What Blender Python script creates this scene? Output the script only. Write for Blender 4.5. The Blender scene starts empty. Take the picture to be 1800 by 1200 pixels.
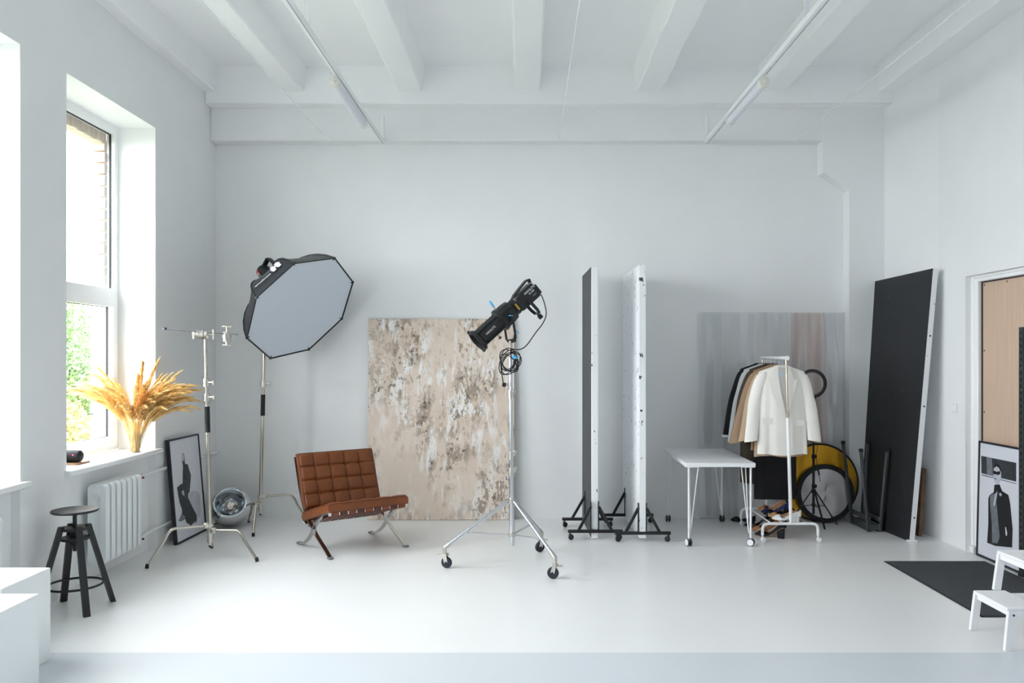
import bpy, bmesh, math, random
from mathutils import Vector, Matrix, noise
R = math.radians
PI = math.pi
random.seed(7)
scene = bpy.context.scene
C = scene.collection

# ------------------------------------------------------------------ camera
FPX, CX, CY, EYE = 1400.0, 925.0, 628.0, 1.7
cam_d = bpy.data.cameras.new('camera')
cam_d.sensor_width = 36.0
cam_d.lens = FPX / 1800 * 36.0
cam_d.shift_x = (900 - CX) / 1800
cam_d.shift_y = (CY - 600) / 1800
cam_d.clip_start = 0.05
cam_d.clip_end = 300
cam = bpy.data.objects.new('camera', cam_d)
C.objects.link(cam)
cam.location = (0, 0, EYE)
cam.rotation_euler = (PI / 2, 0, 0)
scene.camera = cam

# ------------------------------------------------------------------ light
world = bpy.data.worlds.new('overcast_sky')
scene.world = world
world.use_nodes = True
bg = world.node_tree.nodes['Background']
bg.inputs[0].default_value = (0.945, 0.978, 1.0, 1)
bg.inputs[1].default_value = 6.0
WIN = [(5.70, 7.065), (3.81, 5.177), (1.92, 3.287)]
SILL_Z, HEAD_Z = 0.89, 3.735
for i, (y0, y1) in enumerate(WIN):            # light portals: guide the daylight sampling at each window opening
    ld = bpy.data.lights.new('window_portal', 'AREA')
    ld.shape = 'RECTANGLE'
    ld.size = y1 - y0
    ld.size_y = HEAD_Z - SILL_Z
    ld.cycles.is_portal = True
    lo = bpy.data.objects.new('window_portal', ld)
    C.objects.link(lo)
    lo.location = (-3.86, (y0 + y1) / 2, (SILL_Z + HEAD_Z) / 2)
    lo.rotation_euler = (PI / 2, 0, -PI / 2)
vs = scene.view_settings
vs.view_transform = 'Standard'
vs.look = 'None'
vs.gamma = 1.0
vs.use_curve_mapping = False
vs.exposure = 1.38
scene.cycles.max_bounces = 14
scene.cycles.diffuse_bounces = 9
scene.cycles.transparent_max_bounces = 16
scene.cycles.use_denoising = True
scene.cycles.sample_clamp_indirect = 8.0
scene.cycles.caustics_reflective = False
scene.cycles.caustics_refractive = False

# ------------------------------------------------------------------ helpers
def ray(px, py):
    return Vector(((px - CX) / FPX, 1.0, (CY - py) / FPX))
def P(px, py, Y):
    d = ray(px, py)
    return Vector((d.x * Y, Y, EYE + d.z * Y))
def F(px, py, z=0.0):
    Y = FPX * (EYE - z) / (py - CY)
    return Vector(((px - CX) * Y / FPX, Y, z))
def hit(px, py, p0, n):
    d = ray(px, py)
    o = Vector((0, 0, EYE))
    return o + d * ((p0 - o).dot(n) / d.dot(n))
def V(*a):
    return Vector(a)

def lin(c):
    return tuple(((x / 255) / 12.92 if x / 255 <= 0.04045 else ((x / 255 + 0.055) / 1.055) ** 2.4) for x in c)

MATS = {}
def mat(name, rgb, rough=0.5, metal=0.0, vary=0.0, vscale=6.0, bump=0.0, bscale=40.0, spec=0.5, coat=0.0, sheen=0.0, stretch=(1, 1, 1)):
    if name in MATS:
        return MATS[name]
    m = bpy.data.materials.new(name)
    m.use_nodes = True
    nt = m.node_tree
    b = nt.nodes['Principled BSDF']
    col = lin(rgb)
    b.inputs['Base Color'].default_value = (*col, 1)
    b.inputs['Roughness'].default_value = rough
    b.inputs['Metallic'].default_value = metal
    b.inputs['Specular IOR Level'].default_value = spec
    b.inputs['Coat Weight'].default_value = coat
    b.inputs['Sheen Weight'].default_value = sheen
    tc = nt.nodes.new('ShaderNodeTexCoord')
    mp = nt.nodes.new('ShaderNodeMapping')
    mp.inputs['Scale'].default_value = stretch
    nt.links.new(tc.outputs['Object'], mp.inputs['Vector'])
    if vary > 0:
        n = nt.nodes.new('ShaderNodeTexNoise')
        n.inputs['Scale'].default_value = vscale
        n.inputs['Detail'].default_value = 5
        nt.links.new(mp.outputs[0], n.inputs['Vector'])
        r = nt.nodes.new('ShaderNodeValToRGB')
        r.color_ramp.elements[0].position = 0.3
        r.color_ramp.elements[1].position = 0.7
        r.color_ramp.elements[0].color = (*[c * (1 - vary) for c in col], 1)
        r.color_ramp.elements[1].color = (*[min(1, c * (1 + vary)) for c in col], 1)
        nt.links.new(n.outputs['Fac'], r.inputs['Fac'])
        nt.links.new(r.outputs['Color'], b.inputs['Base Color'])
    if bump > 0:
        n2 = nt.nodes.new('ShaderNodeTexNoise')
        n2.inputs['Scale'].default_value = bscale
        n2.inputs['Detail'].default_value = 4
        nt.links.new(mp.outputs[0], n2.inputs['Vector'])
        bp = nt.nodes.new('ShaderNodeBump')
        bp.inputs['Strength'].default_value = bump
        bp.inputs['Distance'].default_value = 0.01
        nt.links.new(n2.outputs['Fac'], bp.inputs['Height'])
        nt.links.new(bp.outputs[0], b.inputs['Normal'])
    MATS[name] = m
    return m

def clear_mat(name, tint, gloss=0.06, rough=0.0, wav=0.0, frost=0.0):
    m = bpy.data.materials.new(name)
    m.use_nodes = True
    nt = m.node_tree
    nt.nodes.remove(nt.nodes['Principled BSDF'])
    out = nt.nodes['Material Output']
    tr = nt.nodes.new('ShaderNodeBsdfTransparent')
    tr.inputs[0].default_value = (*tint, 1)
    gl = nt.nodes.new('ShaderNodeBsdfGlossy')
    gl.inputs['Roughness'].default_value = rough
    gl.inputs['Color'].default_value = (0.9, 0.93, 0.95, 1)
    mx = nt.nodes.new('ShaderNodeMixShader')
    fr = nt.nodes.new('ShaderNodeLayerWeight')      # facing term: same on both faces of a thin pane
    pw = nt.nodes.new('ShaderNodeMath')
    pw.operation = 'POWER'
    pw.inputs[1].default_value = 5.0
    nt.links.new(fr.outputs['Facing'], pw.inputs[0])
    ma = nt.nodes.new('ShaderNodeMath')
    ma.operation = 'MULTIPLY_ADD'
    ma.inputs[1].default_value = 0.9
    ma.inputs[2].default_value = gloss
    nt.links.new(pw.outputs[0], ma.inputs[0])
    nt.links.new(ma.outputs[0], mx.inputs[0])
    nt.links.new(tr.outputs[0], mx.inputs[1])
    nt.links.new(gl.outputs[0], mx.inputs[2])
    last = mx.outputs[0]
    if frost > 0:
        df = nt.nodes.new('ShaderNodeBsdfDiffuse')
        df.inputs[0].default_value = (0.74, 0.75, 0.77, 1)
        m2 = nt.nodes.new('ShaderNodeMixShader')
        m2.inputs[0].default_value = frost
        nt.links.new(last, m2.inputs[1])
        nt.links.new(df.outputs[0], m2.inputs[2])
        last = m2.outputs[0]
    if wav > 0:
        tc = nt.nodes.new('ShaderNodeTexCoord')
        mp = nt.nodes.new('ShaderNodeMapping')
        mp.inputs['Scale'].default_value = (3.2, 1, 0.45)
        n2 = nt.nodes.new('ShaderNodeTexNoise')
        n2.inputs['Scale'].default_value = 1.6
        n2.inputs['Detail'].default_value = 1
        bp = nt.nodes.new('ShaderNodeBump')
        bp.inputs['Strength'].default_value = wav
        bp.inputs['Distance'].default_value = 0.1
        nt.links.new(tc.outputs['Object'], mp.inputs[0])
        nt.links.new(mp.outputs[0], n2.inputs['Vector'])
        nt.links.new(n2.outputs['Fac'], bp.inputs['Height'])
        nt.links.new(bp.outputs[0], gl.inputs['Normal'])
    nt.links.new(last, out.inputs[0])
    return m

WM = {}          # world matrix of every object made here (the depsgraph is not evaluated while building)
class MB:
    def __init__(s):
        s.v, s.f, s.M = [], [], Matrix()
    def add(s, vs_, fs):
        o = len(s.v)
        s.v += [s.M @ Vector(p) for p in vs_]
        s.f += [tuple(i + o for i in f) for f in fs]
        return s
    def box(s, c, size, rot=None, bev=0.0):
        hx, hy, hz = [a / 2 for a in size]
        c = Vector(c)
        rm = rot if rot is not None else Matrix.Identity(3)
        b = min(bev, hx * .95, hy * .95, hz * .95)
        if b <= 0:
            vs_ = [c + rm @ V(x * hx, y * hy, z * hz) for x in (-1, 1) for y in (-1, 1) for z in (-1, 1)]
            return s.add(vs_, [(0, 1, 3, 2), (4, 6, 7, 5), (0, 4, 5, 1), (2, 3, 7, 6), (0, 2, 6, 4), (1, 5, 7, 3)])
        vs_, idx = [], {}
        for x in (-1, 1):
            for y in (-1, 1):
                for z in (-1, 1):
                    for a in range(3):
                        p = V(x * (hx - b), y * (hy - b), z * (hz - b))
                        p[a] = (x, y, z)[a] * (hx, hy, hz)[a]
                        idx[(x, y, z, a)] = len(vs_)
                        vs_.append(c + rm @ p)
        fs = []
        for a in range(3):
            o1, o2 = [k for k in range(3) if k != a]
            for sg in (-1, 1):
                q = []
                for (p, r) in ((-1, -1), (1, -1), (1, 1), (-1, 1)):
                    k = [0, 0, 0]; k[a] = sg; k[o1] = p; k[o2] = r
                    q.append(idx[(*k, a)])
                fs.append(tuple(q))
        for a in range(3):
            o1, o2 = [k for k in range(3) if k != a]
            for p in (-1, 1):
                for r in (-1, 1):
                    k0 = [0, 0, 0]; k0[a] = -1; k0[o1] = p; k0[o2] = r
                    k1 = list(k0); k1[a] = 1
                    fs.append((idx[(*k0, o1)], idx[(*k1, o1)], idx[(*k1, o2)], idx[(*k0, o2)]))
        for x in (-1, 1):
            for y in (-1, 1):
                for z in (-1, 1):
                    fs.append(tuple(idx[(x, y, z, a)] for a in range(3)))
        return s.add(vs_, fs)
    def bb(s, x0, x1, y0, y1, z0, z1, bev=0.0):
        return s.box(((x0 + x1) / 2, (y0 + y1) / 2, (z0 + z1) / 2), (x1 - x0, y1 - y0, z1 - z0), None, bev)
    def bar(s, p0, p1, w, t, up=(0, 0, 1), bev=0.0):
        p0, p1 = Vector(p0), Vector(p1)
        x = (p1 - p0).normalized()
        z = Vector(up)
        y = z.cross(x)
        if y.length < 1e-4:
            y = Vector((0, 1, 0)).cross(x)
        y.normalize()
        z = x.cross(y)
        rm = Matrix((x, y, z)).transposed()
        return s.box((p0 + p1) / 2, ((p1 - p0).length, w, t), rm, bev)
    def cyl(s, p0, p1, r0, r1=None, n=14, caps=True):
        return s.sweep([p0, p1], [r0, r0 if r1 is None else r1], n, caps)
    def sweep(s, pts, rs, n=8, caps=True, closed=False, flat=1.0):
        pts = [Vector(p) for p in pts]
        if not isinstance(rs, (list, tuple)):
            rs = [rs] * len(pts)
        N = len(pts)
        vs_, fs = [], []
        t_prev, nrm = None, None
        for i, p in enumerate(pts):
            if closed:
                t = pts[(i + 1) % N] - pts[i - 1]
            else:
                t = pts[min(i + 1, N - 1)] - pts[max(i - 1, 0)]
            if t.length < 1e-9:
                t = t_prev or V(0, 0, 1)
            t = t.normalized()
            if nrm is None:
                a = V(0, 0, 1) if abs(t.z) < 0.9 else V(1, 0, 0)
                nrm = (a - t * a.dot(t)).normalized()
            else:
                nrm = nrm - t * nrm.dot(t)
                nrm = nrm.normalized() if nrm.length > 1e-6 else t.orthogonal().normalized()
            bn = t.cross(nrm)
            for k in range(n):
                a = 2 * PI * k / n
                vs_.append(p + nrm * (math.cos(a) * rs[i]) + bn * (math.sin(a) * rs[i] * flat))
            t_prev = t
        for i in range(N if closed else N - 1):
            j = (i + 1) % N
            for k in range(n):
                fs.append((i * n + k, i * n + (k + 1) % n, j * n + (k + 1) % n, j * n + k))
        if caps and not closed:
            fs.append(tuple(range(n)))
            fs.append(tuple((N - 1) * n + k for k in range(n)))
        return s.add(vs_, fs)
    def lathe(s, prof, n=24, M=None, close=False, caps=True):
        vs_, fs = [], []
        for (r, z) in prof:
            for k in range(n):
                a = 2 * PI * k / n
                p = V(r * math.cos(a), r * math.sin(a), z)
                vs_.append(M @ p if M is not None else p)
        m = len(prof)
        for i in range(m if close else m - 1):
            j = (i + 1) % m
            for k in range(n):
                fs.append((i * n + k, i * n + (k + 1) % n, j * n + (k + 1) % n, j * n + k))
        if not close and caps:
            if prof[0][0] > 1e-6:
                fs.append(tuple(range(n)))
            if prof[-1][0] > 1e-6:
                fs.append(tuple((m - 1) * n + k for k in range(n)))
        return s.add(vs_, fs)
    def prism(s, pts, off):
        pts = [Vector(p) for p in pts]
        off = Vector(off)
        n = len(pts)
        vs_ = pts + [p + off for p in pts]
        fs = [tuple(range(n)), tuple(range(2 * n - 1, n - 1, -1))]
        fs += [(i, (i + 1) % n, n + (i + 1) % n, n + i) for i in range(n)]
        return s.add(vs_, fs)
    def ribbon(s, pts, w, t, side):
        # flat bar: rectangular profile swept along pts, broad face spanned by `side`
        pts = [Vector(p) for p in pts]
        side = Vector(side).normalized()
        vs_, fs = [], []
        N = len(pts)
        for i, p in enumerate(pts):
            d = (pts[min(i + 1, N - 1)] - pts[max(i - 1, 0)]).normalized()
            nn = d.cross(side).normalized()
            for (a, b) in ((-1, -1), (1, -1), (1, 1), (-1, 1)):
                vs_.append(p + side * (a * w / 2) + nn * (b * t / 2))
        for i in range(N - 1):
            for k in range(4):
                fs.append((i * 4 + k, i * 4 + (k + 1) % 4, i * 4 + 4 + (k + 1) % 4, i * 4 + 4 + k))
        fs += [(0, 1, 2, 3), tuple((N - 1) * 4 + k for k in (3, 2, 1, 0))]
        return s.add(vs_, fs)
    def ball(s, c, r, n=14, m=8, sc=(1, 1, 1)):
        c = Vector(c)
        prof = [(r * math.sin(PI * i / m), -r * math.cos(PI * i / m)) for i in range(m + 1)]
        prof[0] = (1e-5, -r); prof[-1] = (1e-5, r)
        return s.lathe(prof, n, Matrix.Translation(c) @ Matrix.Diagonal((*sc, 1)))
    def mesh(s, name, material, smooth=True, angle=38):
        me = bpy.data.meshes.new(name)
        me.from_pydata([tuple(p) for p in s.v], [], s.f)
        bm = bmesh.new()
        bm.from_mesh(me)
        bmesh.ops.recalc_face_normals(bm, faces=bm.faces)
        if smooth:
            for f in bm.faces:
                f.smooth = True
        bm.to_mesh(me)
        bm.free()
        if smooth:
            me.set_sharp_from_angle(angle=R(angle))
        me.materials.append(material)
        return me
    def build(s, name, material, parent=None, local=False, smooth=True, angle=38):
        if parent is not None and not local:
            inv = WM[parent.name].inverted()
            s.v = [inv @ p for p in s.v]
        me = s.mesh(name, material, smooth, angle)
        o = bpy.data.objects.new(name, me)
        C.objects.link(o)
        if parent is not None:
            o.parent = parent
            WM[o.name] = WM[parent.name].copy()
        else:
            WM[o.name] = Matrix()
        return o

def thing(name, label, cat, loc=(0, 0, 0), rotz=0.0, group=None, M=None):
    o = bpy.data.objects.new(name, None)
    o.empty_display_size = 0.1
    C.objects.link(o)
    if M is None:
        M = Matrix.Translation(Vector(loc)) @ Matrix.Rotation(rotz, 4, 'Z')
    o.matrix_world = M
    WM[o.name] = M.copy()
    tag(o, label, cat, group)
    return o
def tag(o, label, cat, group=None):
    o['label'] = label
    o['category'] = cat
    if group:
        o['group'] = group
    return o
def recentre(o):
    """one-mesh thing: put its origin at the middle of its base"""
    me = o.data
    xs = [v.co for v in me.vertices]
    lo = Vector((min(v.x for v in xs), min(v.y for v in xs), min(v.z for v in xs)))
    hi = Vector((max(v.x for v in xs), max(v.y for v in xs), max(v.z for v in xs)))
    b = Vector(((lo.x + hi.x) / 2, (lo.y + hi.y) / 2, lo.z))
    me.transform(Matrix.Translation(-b))
    o.location = b
    WM[o.name] = Matrix.Translation(b)
    return o
def struct(o):
    o['kind'] = 'structure'
    return o
def inst(o, parent, M=None, name=None):
    """copy of a part that shares its mesh"""
    c = o.copy()
    if name:
        c.name = name
    C.objects.link(c)
    c.parent = parent
    if M is not None:
        c.matrix_local = M
    WM[c.name] = WM[parent.name] @ (M if M is not None else o.matrix_local)
    return c
def copy_tree(root, M, label, group=None):
    r = root.copy()
    C.objects.link(r)
    r.matrix_world = M
    WM[r.name] = M.copy()
    r['label'] = label
    if group:
        r['group'] = group
    for ch in list(root.children):
        c = ch.copy(); C.objects.link(c); c.parent = r
        for g in list(ch.children):
            d = g.copy(); C.objects.link(d); d.parent = c
    return r
def bez(p0, p1, p2, p3, n=12):
    p0, p1, p2, p3 = map(Vector, (p0, p1, p2, p3))
    return [p0 * (1 - t) ** 3 + p1 * 3 * t * (1 - t) ** 2 + p2 * 3 * t * t * (1 - t) + p3 * t ** 3 for t in [i / n for i in range(n + 1)]]
def catmull(pts, k=6):
    pts = [Vector(p) for p in pts]
    out = []
    for i in range(len(pts) - 1):
        a, b, c, d = pts[max(i - 1, 0)], pts[i], pts[i + 1], pts[min(i + 2, len(pts) - 1)]
        for j in range(k):
            t = j / k
            out.append(0.5 * ((2 * b) + (c - a) * t + (2 * a - 5 * b + 4 * c - d) * t * t + (-a + 3 * b - 3 * c + d) * t ** 3))
    out.append(pts[-1])
    return out
def lettering(text, size, M, material, parent, name='lettering', depth=0.0006, align='CENTER'):
    cu = bpy.data.curves.new('t', 'FONT')
    cu.body = text
    cu.size = size
    cu.extrude = depth
    cu.align_x = align
    cu.align_y = 'CENTER'
    to = bpy.data.objects.new('t', cu)
    C.objects.link(to)
    dg = bpy.context.evaluated_depsgraph_get()
    me = bpy.data.meshes.new_from_object(to.evaluated_get(dg))
    bpy.data.objects.remove(to)
    me.transform(WM[parent.name].inverted() @ M)
    me.materials.clear()
    me.materials.append(material)
    o = bpy.data.objects.new(name, me)
    C.objects.link(o)
    o.parent = parent
    WM[o.name] = WM[parent.name].copy()
    return o
def frame_of(origin, xdir, ydir):
    x = Vector(xdir).normalized()
    y = Vector(ydir)
    y = (y - x * y.dot(x)).normalized()
    z = x.cross(y)
    return Matrix.Translation(Vector(origin)) @ Matrix((x, y, z)).transposed().to_4x4()

# ------------------------------------------------------------------ materials
M_WALL = mat('white_plaster', (236, 237, 238), 0.75, vary=0.012, vscale=2.5, bump=0.12, bscale=18)
M_CEIL = mat('white_ceiling_paint', (245, 246, 247), 0.8, vary=0.012, vscale=2.0, bump=0.15, bscale=9)
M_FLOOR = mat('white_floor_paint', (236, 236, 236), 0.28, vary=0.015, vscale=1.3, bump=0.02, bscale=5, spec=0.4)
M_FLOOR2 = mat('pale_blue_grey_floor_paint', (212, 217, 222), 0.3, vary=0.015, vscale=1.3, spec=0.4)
M_PVC = mat('white_pvc', (242, 244, 245), 0.3)
M_WHITE = mat('white_lacquer', (238, 239, 241), 0.35)
M_BLACKGASKET = mat('black_rubber', (28, 29, 33), 0.6)
M_BLACK = mat('black_paint', (24, 25, 28), 0.42)
M_BLACKMETAL = mat('black_powder_coat', (22, 23, 26), 0.38)
M_CHROME = mat('chrome', (214, 216, 220), 0.12, 1.0)
M_NICKEL = mat('nickel_tube', (196, 190, 180), 0.2, 1.0)
M_GLASS = clear_mat('window_glass', (0.985, 0.99, 0.99), 0.02)
M_PLASTICBLK = mat('black_plastic', (20, 21, 24), 0.45)
M_MAT_WHITEPRINT = mat('white_print', (235, 236, 240), 0.6)

# ------------------------------------------------------------------ structure
YB = 8.44
XL, XR = -3.29, 3.86
YF = -2.6
def wallR(y):
    return XR if y < 7.45 else XR - (y - 7.45) * 0.16
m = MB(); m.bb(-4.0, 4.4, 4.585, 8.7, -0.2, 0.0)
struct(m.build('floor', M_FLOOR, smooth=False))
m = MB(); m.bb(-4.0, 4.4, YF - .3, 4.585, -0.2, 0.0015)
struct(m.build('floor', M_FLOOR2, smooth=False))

# left wall with three window openings
m = MB()
edges = [YF - 0.3] + [e for w in sorted(WIN) for e in w] + [8.75]
for i in range(0, len(edges), 2):
    m.bb(-3.82, XL, edges[i], edges[i + 1], -0.1, 4.8)
for (y0, y1) in WIN:
    m.bb(-3.82, XL, y0, y1, HEAD_Z, 4.8)
    m.bb(-3.82, -3.35, y0 - 0.0, y1, -0.1, SILL_Z - 0.045)
    m.bb(-3.82, -3.69, y0, y0 + 0.07, SILL_Z - 0.045, HEAD_Z)
    m.bb(-3.82, -3.69, y1 - (0.02 if y1 > 7 else 0.07), y1, SILL_Z - 0.045, HEAD_Z)
wl = struct(m.build('wall_left', M_WALL, smooth=False))
# silicate bricks of the outer jamb and lintel of the far window
M_BRICK = mat('pale_silicate_brick', (226, 220, 210), 0.9, vary=0.1, vscale=9, bump=0.4, bscale=30)
M_BRICK2 = mat('tan_brick', (214, 196, 178), 0.9, vary=0.15, vscale=9, bump=0.4, bscale=30)
mb = MB(); mb.box((0, 0, 0), (0.125, 0.075, 0.088), None, 0.004)
me_b = mb.mesh('brick', M_BRICK)
mb = MB(); mb.box((0, 0, 0), (0.125, 0.075, 0.088), None, 0.004)
me_b2 = mb.mesh('brick', M_BRICK2)
for r_ in range(27):
    o = bpy.data.objects.new('brick', me_b if r_ < 24 else me_b2)
    C.objects.link(o); o.parent = wl
    o.location = (-3.7535 + random.uniform(-.004, .004), 7.008 + random.uniform(-.004, .003), 0.905 + r_ * 0.1 + 0.05)
mb = MB(); mb.box((0, 0, 0), (0.13, 0.068, 0.12), None, 0.004)
me_b3 = mb.mesh('brick', M_BRICK2)
for k in range(16):
    o = bpy.data.objects.new('brick', me_b3)
    C.objects.link(o); o.parent = wl
    o.location = (-3.755 + random.uniform(-.003, .003), 5.80 + k * 0.078, 3.632 + random.uniform(-.006, .006))

def window(idx, y0, y1):
    w = bpy.data.objects.new('window_%d' % idx, None)
    C.objects.link(w)
    w.location = (-3.65, (y0 + y1) / 2, SILL_Z)
    WM[w.name] = Matrix.Translation(w.location)
    struct(w)
    X0, X1 = -3.69, -3.62
    zt0, zt1 = 2.20, 2.30        # transom
    m = MB()
    m.bb(X0, X1, y0, y1, SILL_Z, SILL_Z + 0.06); m.bb(X0, X1, y0, y1, HEAD_Z - 0.075, HEAD_Z)
    m.bb(X0, X1, y0, y0 + .06, SILL_Z + .06, HEAD_Z - .075); m.bb(X0, X1, y1 - .06, y1, SILL_Z + .06, HEAD_Z - .075)
    m.bb(X0, X1 + .002, y0 + .06, y1 - .06, zt0, zt1, .004)
    m.build('window_frame', M_PVC, w)
    m = MB()                     # opening sash below
    a, b, c, d = y0 + .045, y1 - .045, SILL_Z + .045, zt0 + .015
    m.bb(X0 + .01, X1 + .018, a, b, c, c + .075); m.bb(X0 + .01, X1 + .018, a, b, d - .075, d)
    m.bb(X0 + .01, X1 + .018, a, a + .07, c + .075, d - .075); m.bb(X0 + .01, X1 + .018, b - .07, b, c + .075, d - .075)
    sash = m.build('sash', M_PVC, w)
    m = MB()
    m.bb(-3.668, -3.650, a + .07, b - .07, c + .074, c + .078); m.bb(-3.668, -3.650, a + .07, b - .07, d - .079, d - .074)
    m.bb(-3.668, -3.650, b - .074, b - .069, c + .074, d - .074)
    m.build('gasket', M_BLACKGASKET, sash)
    m = MB(); m.bb(-3.662, -3.656, a + .06, b - .06, c + .065, d - .065)
    m.build('pane', M_GLASS, sash, smooth=False)
    m = MB(); m.bb(-3.668, -3.650, y0 + .06, y1 - .06, HEAD_Z - .080, HEAD_Z - .074); m.bb(-3.668, -3.650, y1 - .065, y1 - .059, zt1, HEAD_Z - .07)
    m.build('gasket', M_BLACKGASKET, w)
    m = MB(); m.bb(-3.662, -3.656, y0 + .055, y1 - .055, zt1 - .005, HEAD_Z - .07)
    m.build('pane', M_GLASS, w, smooth=False)
    m = MB(); m.bb(-3.62, -3.235, y0 - (.03 if idx else 0), y1 + .05, SILL_Z - .04, SILL_Z, .008)
    m.build('window_sill', M_PVC, w)
    return w
for i, (y0, y1) in enumerate(WIN):
    window(i + 1, y0, y1)

# back wall, header band, pilaster
m = MB(); m.bb(-3.4, 4.2, YB, YB + 0.3, -0.1, 4.8)
wb = struct(m.build('wall_back', M_WALL, smooth=False))
m = MB(); m.bb(XL, 3.9, 8.15, YB, 4.295, 4.75, .012); m.build('header_beam', M_CEIL, wb)
m = MB(); m.bb(XL, 3.13, 8.30, YB, 3.955, 4.30, .008); m.build('lintel_band', M_WALL, wb)
m = MB()
pl = [(3.085, 3.62), (3.10, 3.62), (3.36, 3.44), (3.36, -.05), (3.95, -.05), (3.95, 4.3), (3.085, 4.3)]
m.prism([(x, 8.285, z) for x, z in pl], (0, .16, 0))
m.build('pilaster', M_WALL, wb)

# right wall (bends a little towards the corner) with the door recess
m = MB()
def rw(ya, yb, z0, z1):
    m.prism([(wallR(ya), ya, z0), (4.35, ya, z0), (4.35, yb, z0), (wallR(yb), yb, z0)], (0, 0, z1 - z0))
DY0, DY1, DZ = 5.55, 7.0, 2.41
rw(YF - .3, DY0, -.1, 4.8); rw(DY1, 7.45, -.1, 4.8); rw(7.45, 8.7, -.1, 4.8); rw(DY0, DY1, DZ, 4.8)
m.bb(4.05, 4.35, DY0 - .02, DY1 + .02, -.1, DZ + .02)
struct(m.build('wall_right', M_WALL, smooth=False))
m = MB(); m.bb(-4, 4.4, YF - .3, YF, -.1, 4.8)
struct(m.build('wall_front', M_WALL, smooth=False))

# ceiling with its ribs
m = MB(); m.bb(-4.2, 4.4, YF - .3, 8.75, 4.68, 4.95)
ce = struct(m.build('ceiling', M_CEIL, smooth=False))
random.seed(3)
for (xa, xb) in ((-3.40, -3.17), (-2.475, -2.275), (-1.32, -1.065), (-.11, .14), (1.125, 1.39), (2.40, 2.65), (3.60, 3.95)):
    m = MB()
    N = 44
    vs_, fs = [], []
    for i in range(N + 1):
        y = YF + (8.16 - YF) * i / N
        j1, j2, j3 = [random.uniform(-.006, .006) for _ in range(3)]
        for (x, z) in ((xa - .025, 4.70), (xa + j1, 4.435 + j3), (xa + .015 + j1, 4.42 + j3), (xb - .015 + j2, 4.42 + j3), (xb + j2, 4.435 + j3), (xb + .025, 4.70)):
            vs_.append((x, y, z))
    for i in range(N):
        for k in range(5):
            fs.append((i * 6 + k, i * 6 + k + 1, i * 6 + 7 + k, i * 6 + 6 + k))
    fs += [tuple(range(6)), tuple(N * 6 + k for k in range(6))]
    m.add(vs_, fs)
    m.build('beam', M_CEIL, ce, angle=25)

# door recess on the right: frame, tan board
d1 = bpy.data.objects.new('door_1', None); C.objects.link(d1)
d1.location = (3.93, 6.3, 0); WM[d1.name] = Matrix.Translation(d1.location); struct(d1)
m = MB()
m.bb(3.915, 4.05, 6.905, 7.0, 0, DZ, .006); m.bb(3.915, 4.05, DY0, DY0 + .095, 0, DZ, .006); m.bb(3.9155, 4.05, DY0, 7.0, DZ - .055, DZ, .006)
m.bb(3.905, 4.0, 6.955, 7.0, 0, DZ, .006); m.bb(3.9055, 4.0, DY0, 7.0, DZ - .025, DZ, .006)
m.build('door_frame', M_PVC, d1)
M_PLY = mat('pale_tan_hardboard', (206, 178, 156), 0.6, vary=0.05, vscale=5, stretch=(1, 6, .4))
m = MB(); m.bb(3.955, 3.99, DY0 + .105, 6.897, 0.01, DZ - .064, .002); dp = m.build('door_panel', M_PLY, d1)
m = MB()
m.bb(3.945, 4.0, 6.895, 6.905, 0, DZ - .05); m.bb(3.945, 4.0, DY0 + .09, 6.905, DZ - .065, DZ - .055)
m.build('gap_strip', mat('dark_plum_edge', (60, 48, 58), .6), d1)
M_SCREW = mat('brass_screw', (120, 92, 60), .4, .6)
for (yy, zz) in ((6.875, 2.325), (6.55, 2.325), (6.22, 2.325), (6.875, 1.76), (6.875, 1.23), (6.875, .7)):
    m = MB(); m.cyl((3.956, yy, zz), (3.951, yy, zz), .009, .006, 10); m.build('screw', M_SCREW, dp)
m = MB(); m.bb(3.87, 3.912, 6.90, 6.965, 0.0, .062, .006)
tag(recentre(m.build('door_stop', M_WHITE)), 'small white block on the floor at the foot of the door recess', 'door stop')

m = MB()
ls = thing('light_switch', 'white rocker light switch on the right wall beside the door recess', 'light switch', (3.86, 7.17, 1.203))
m.bb(3.848, 3.861, 7.127, 7.213, 1.203, 1.285, .004); m.build('switch_plate', M_WHITE, ls)
m = MB(); m.bb(3.842, 3.85, 7.14, 7.20, 1.213, 1.275, .003); m.build('rocker', M_PVC, ls)

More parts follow.
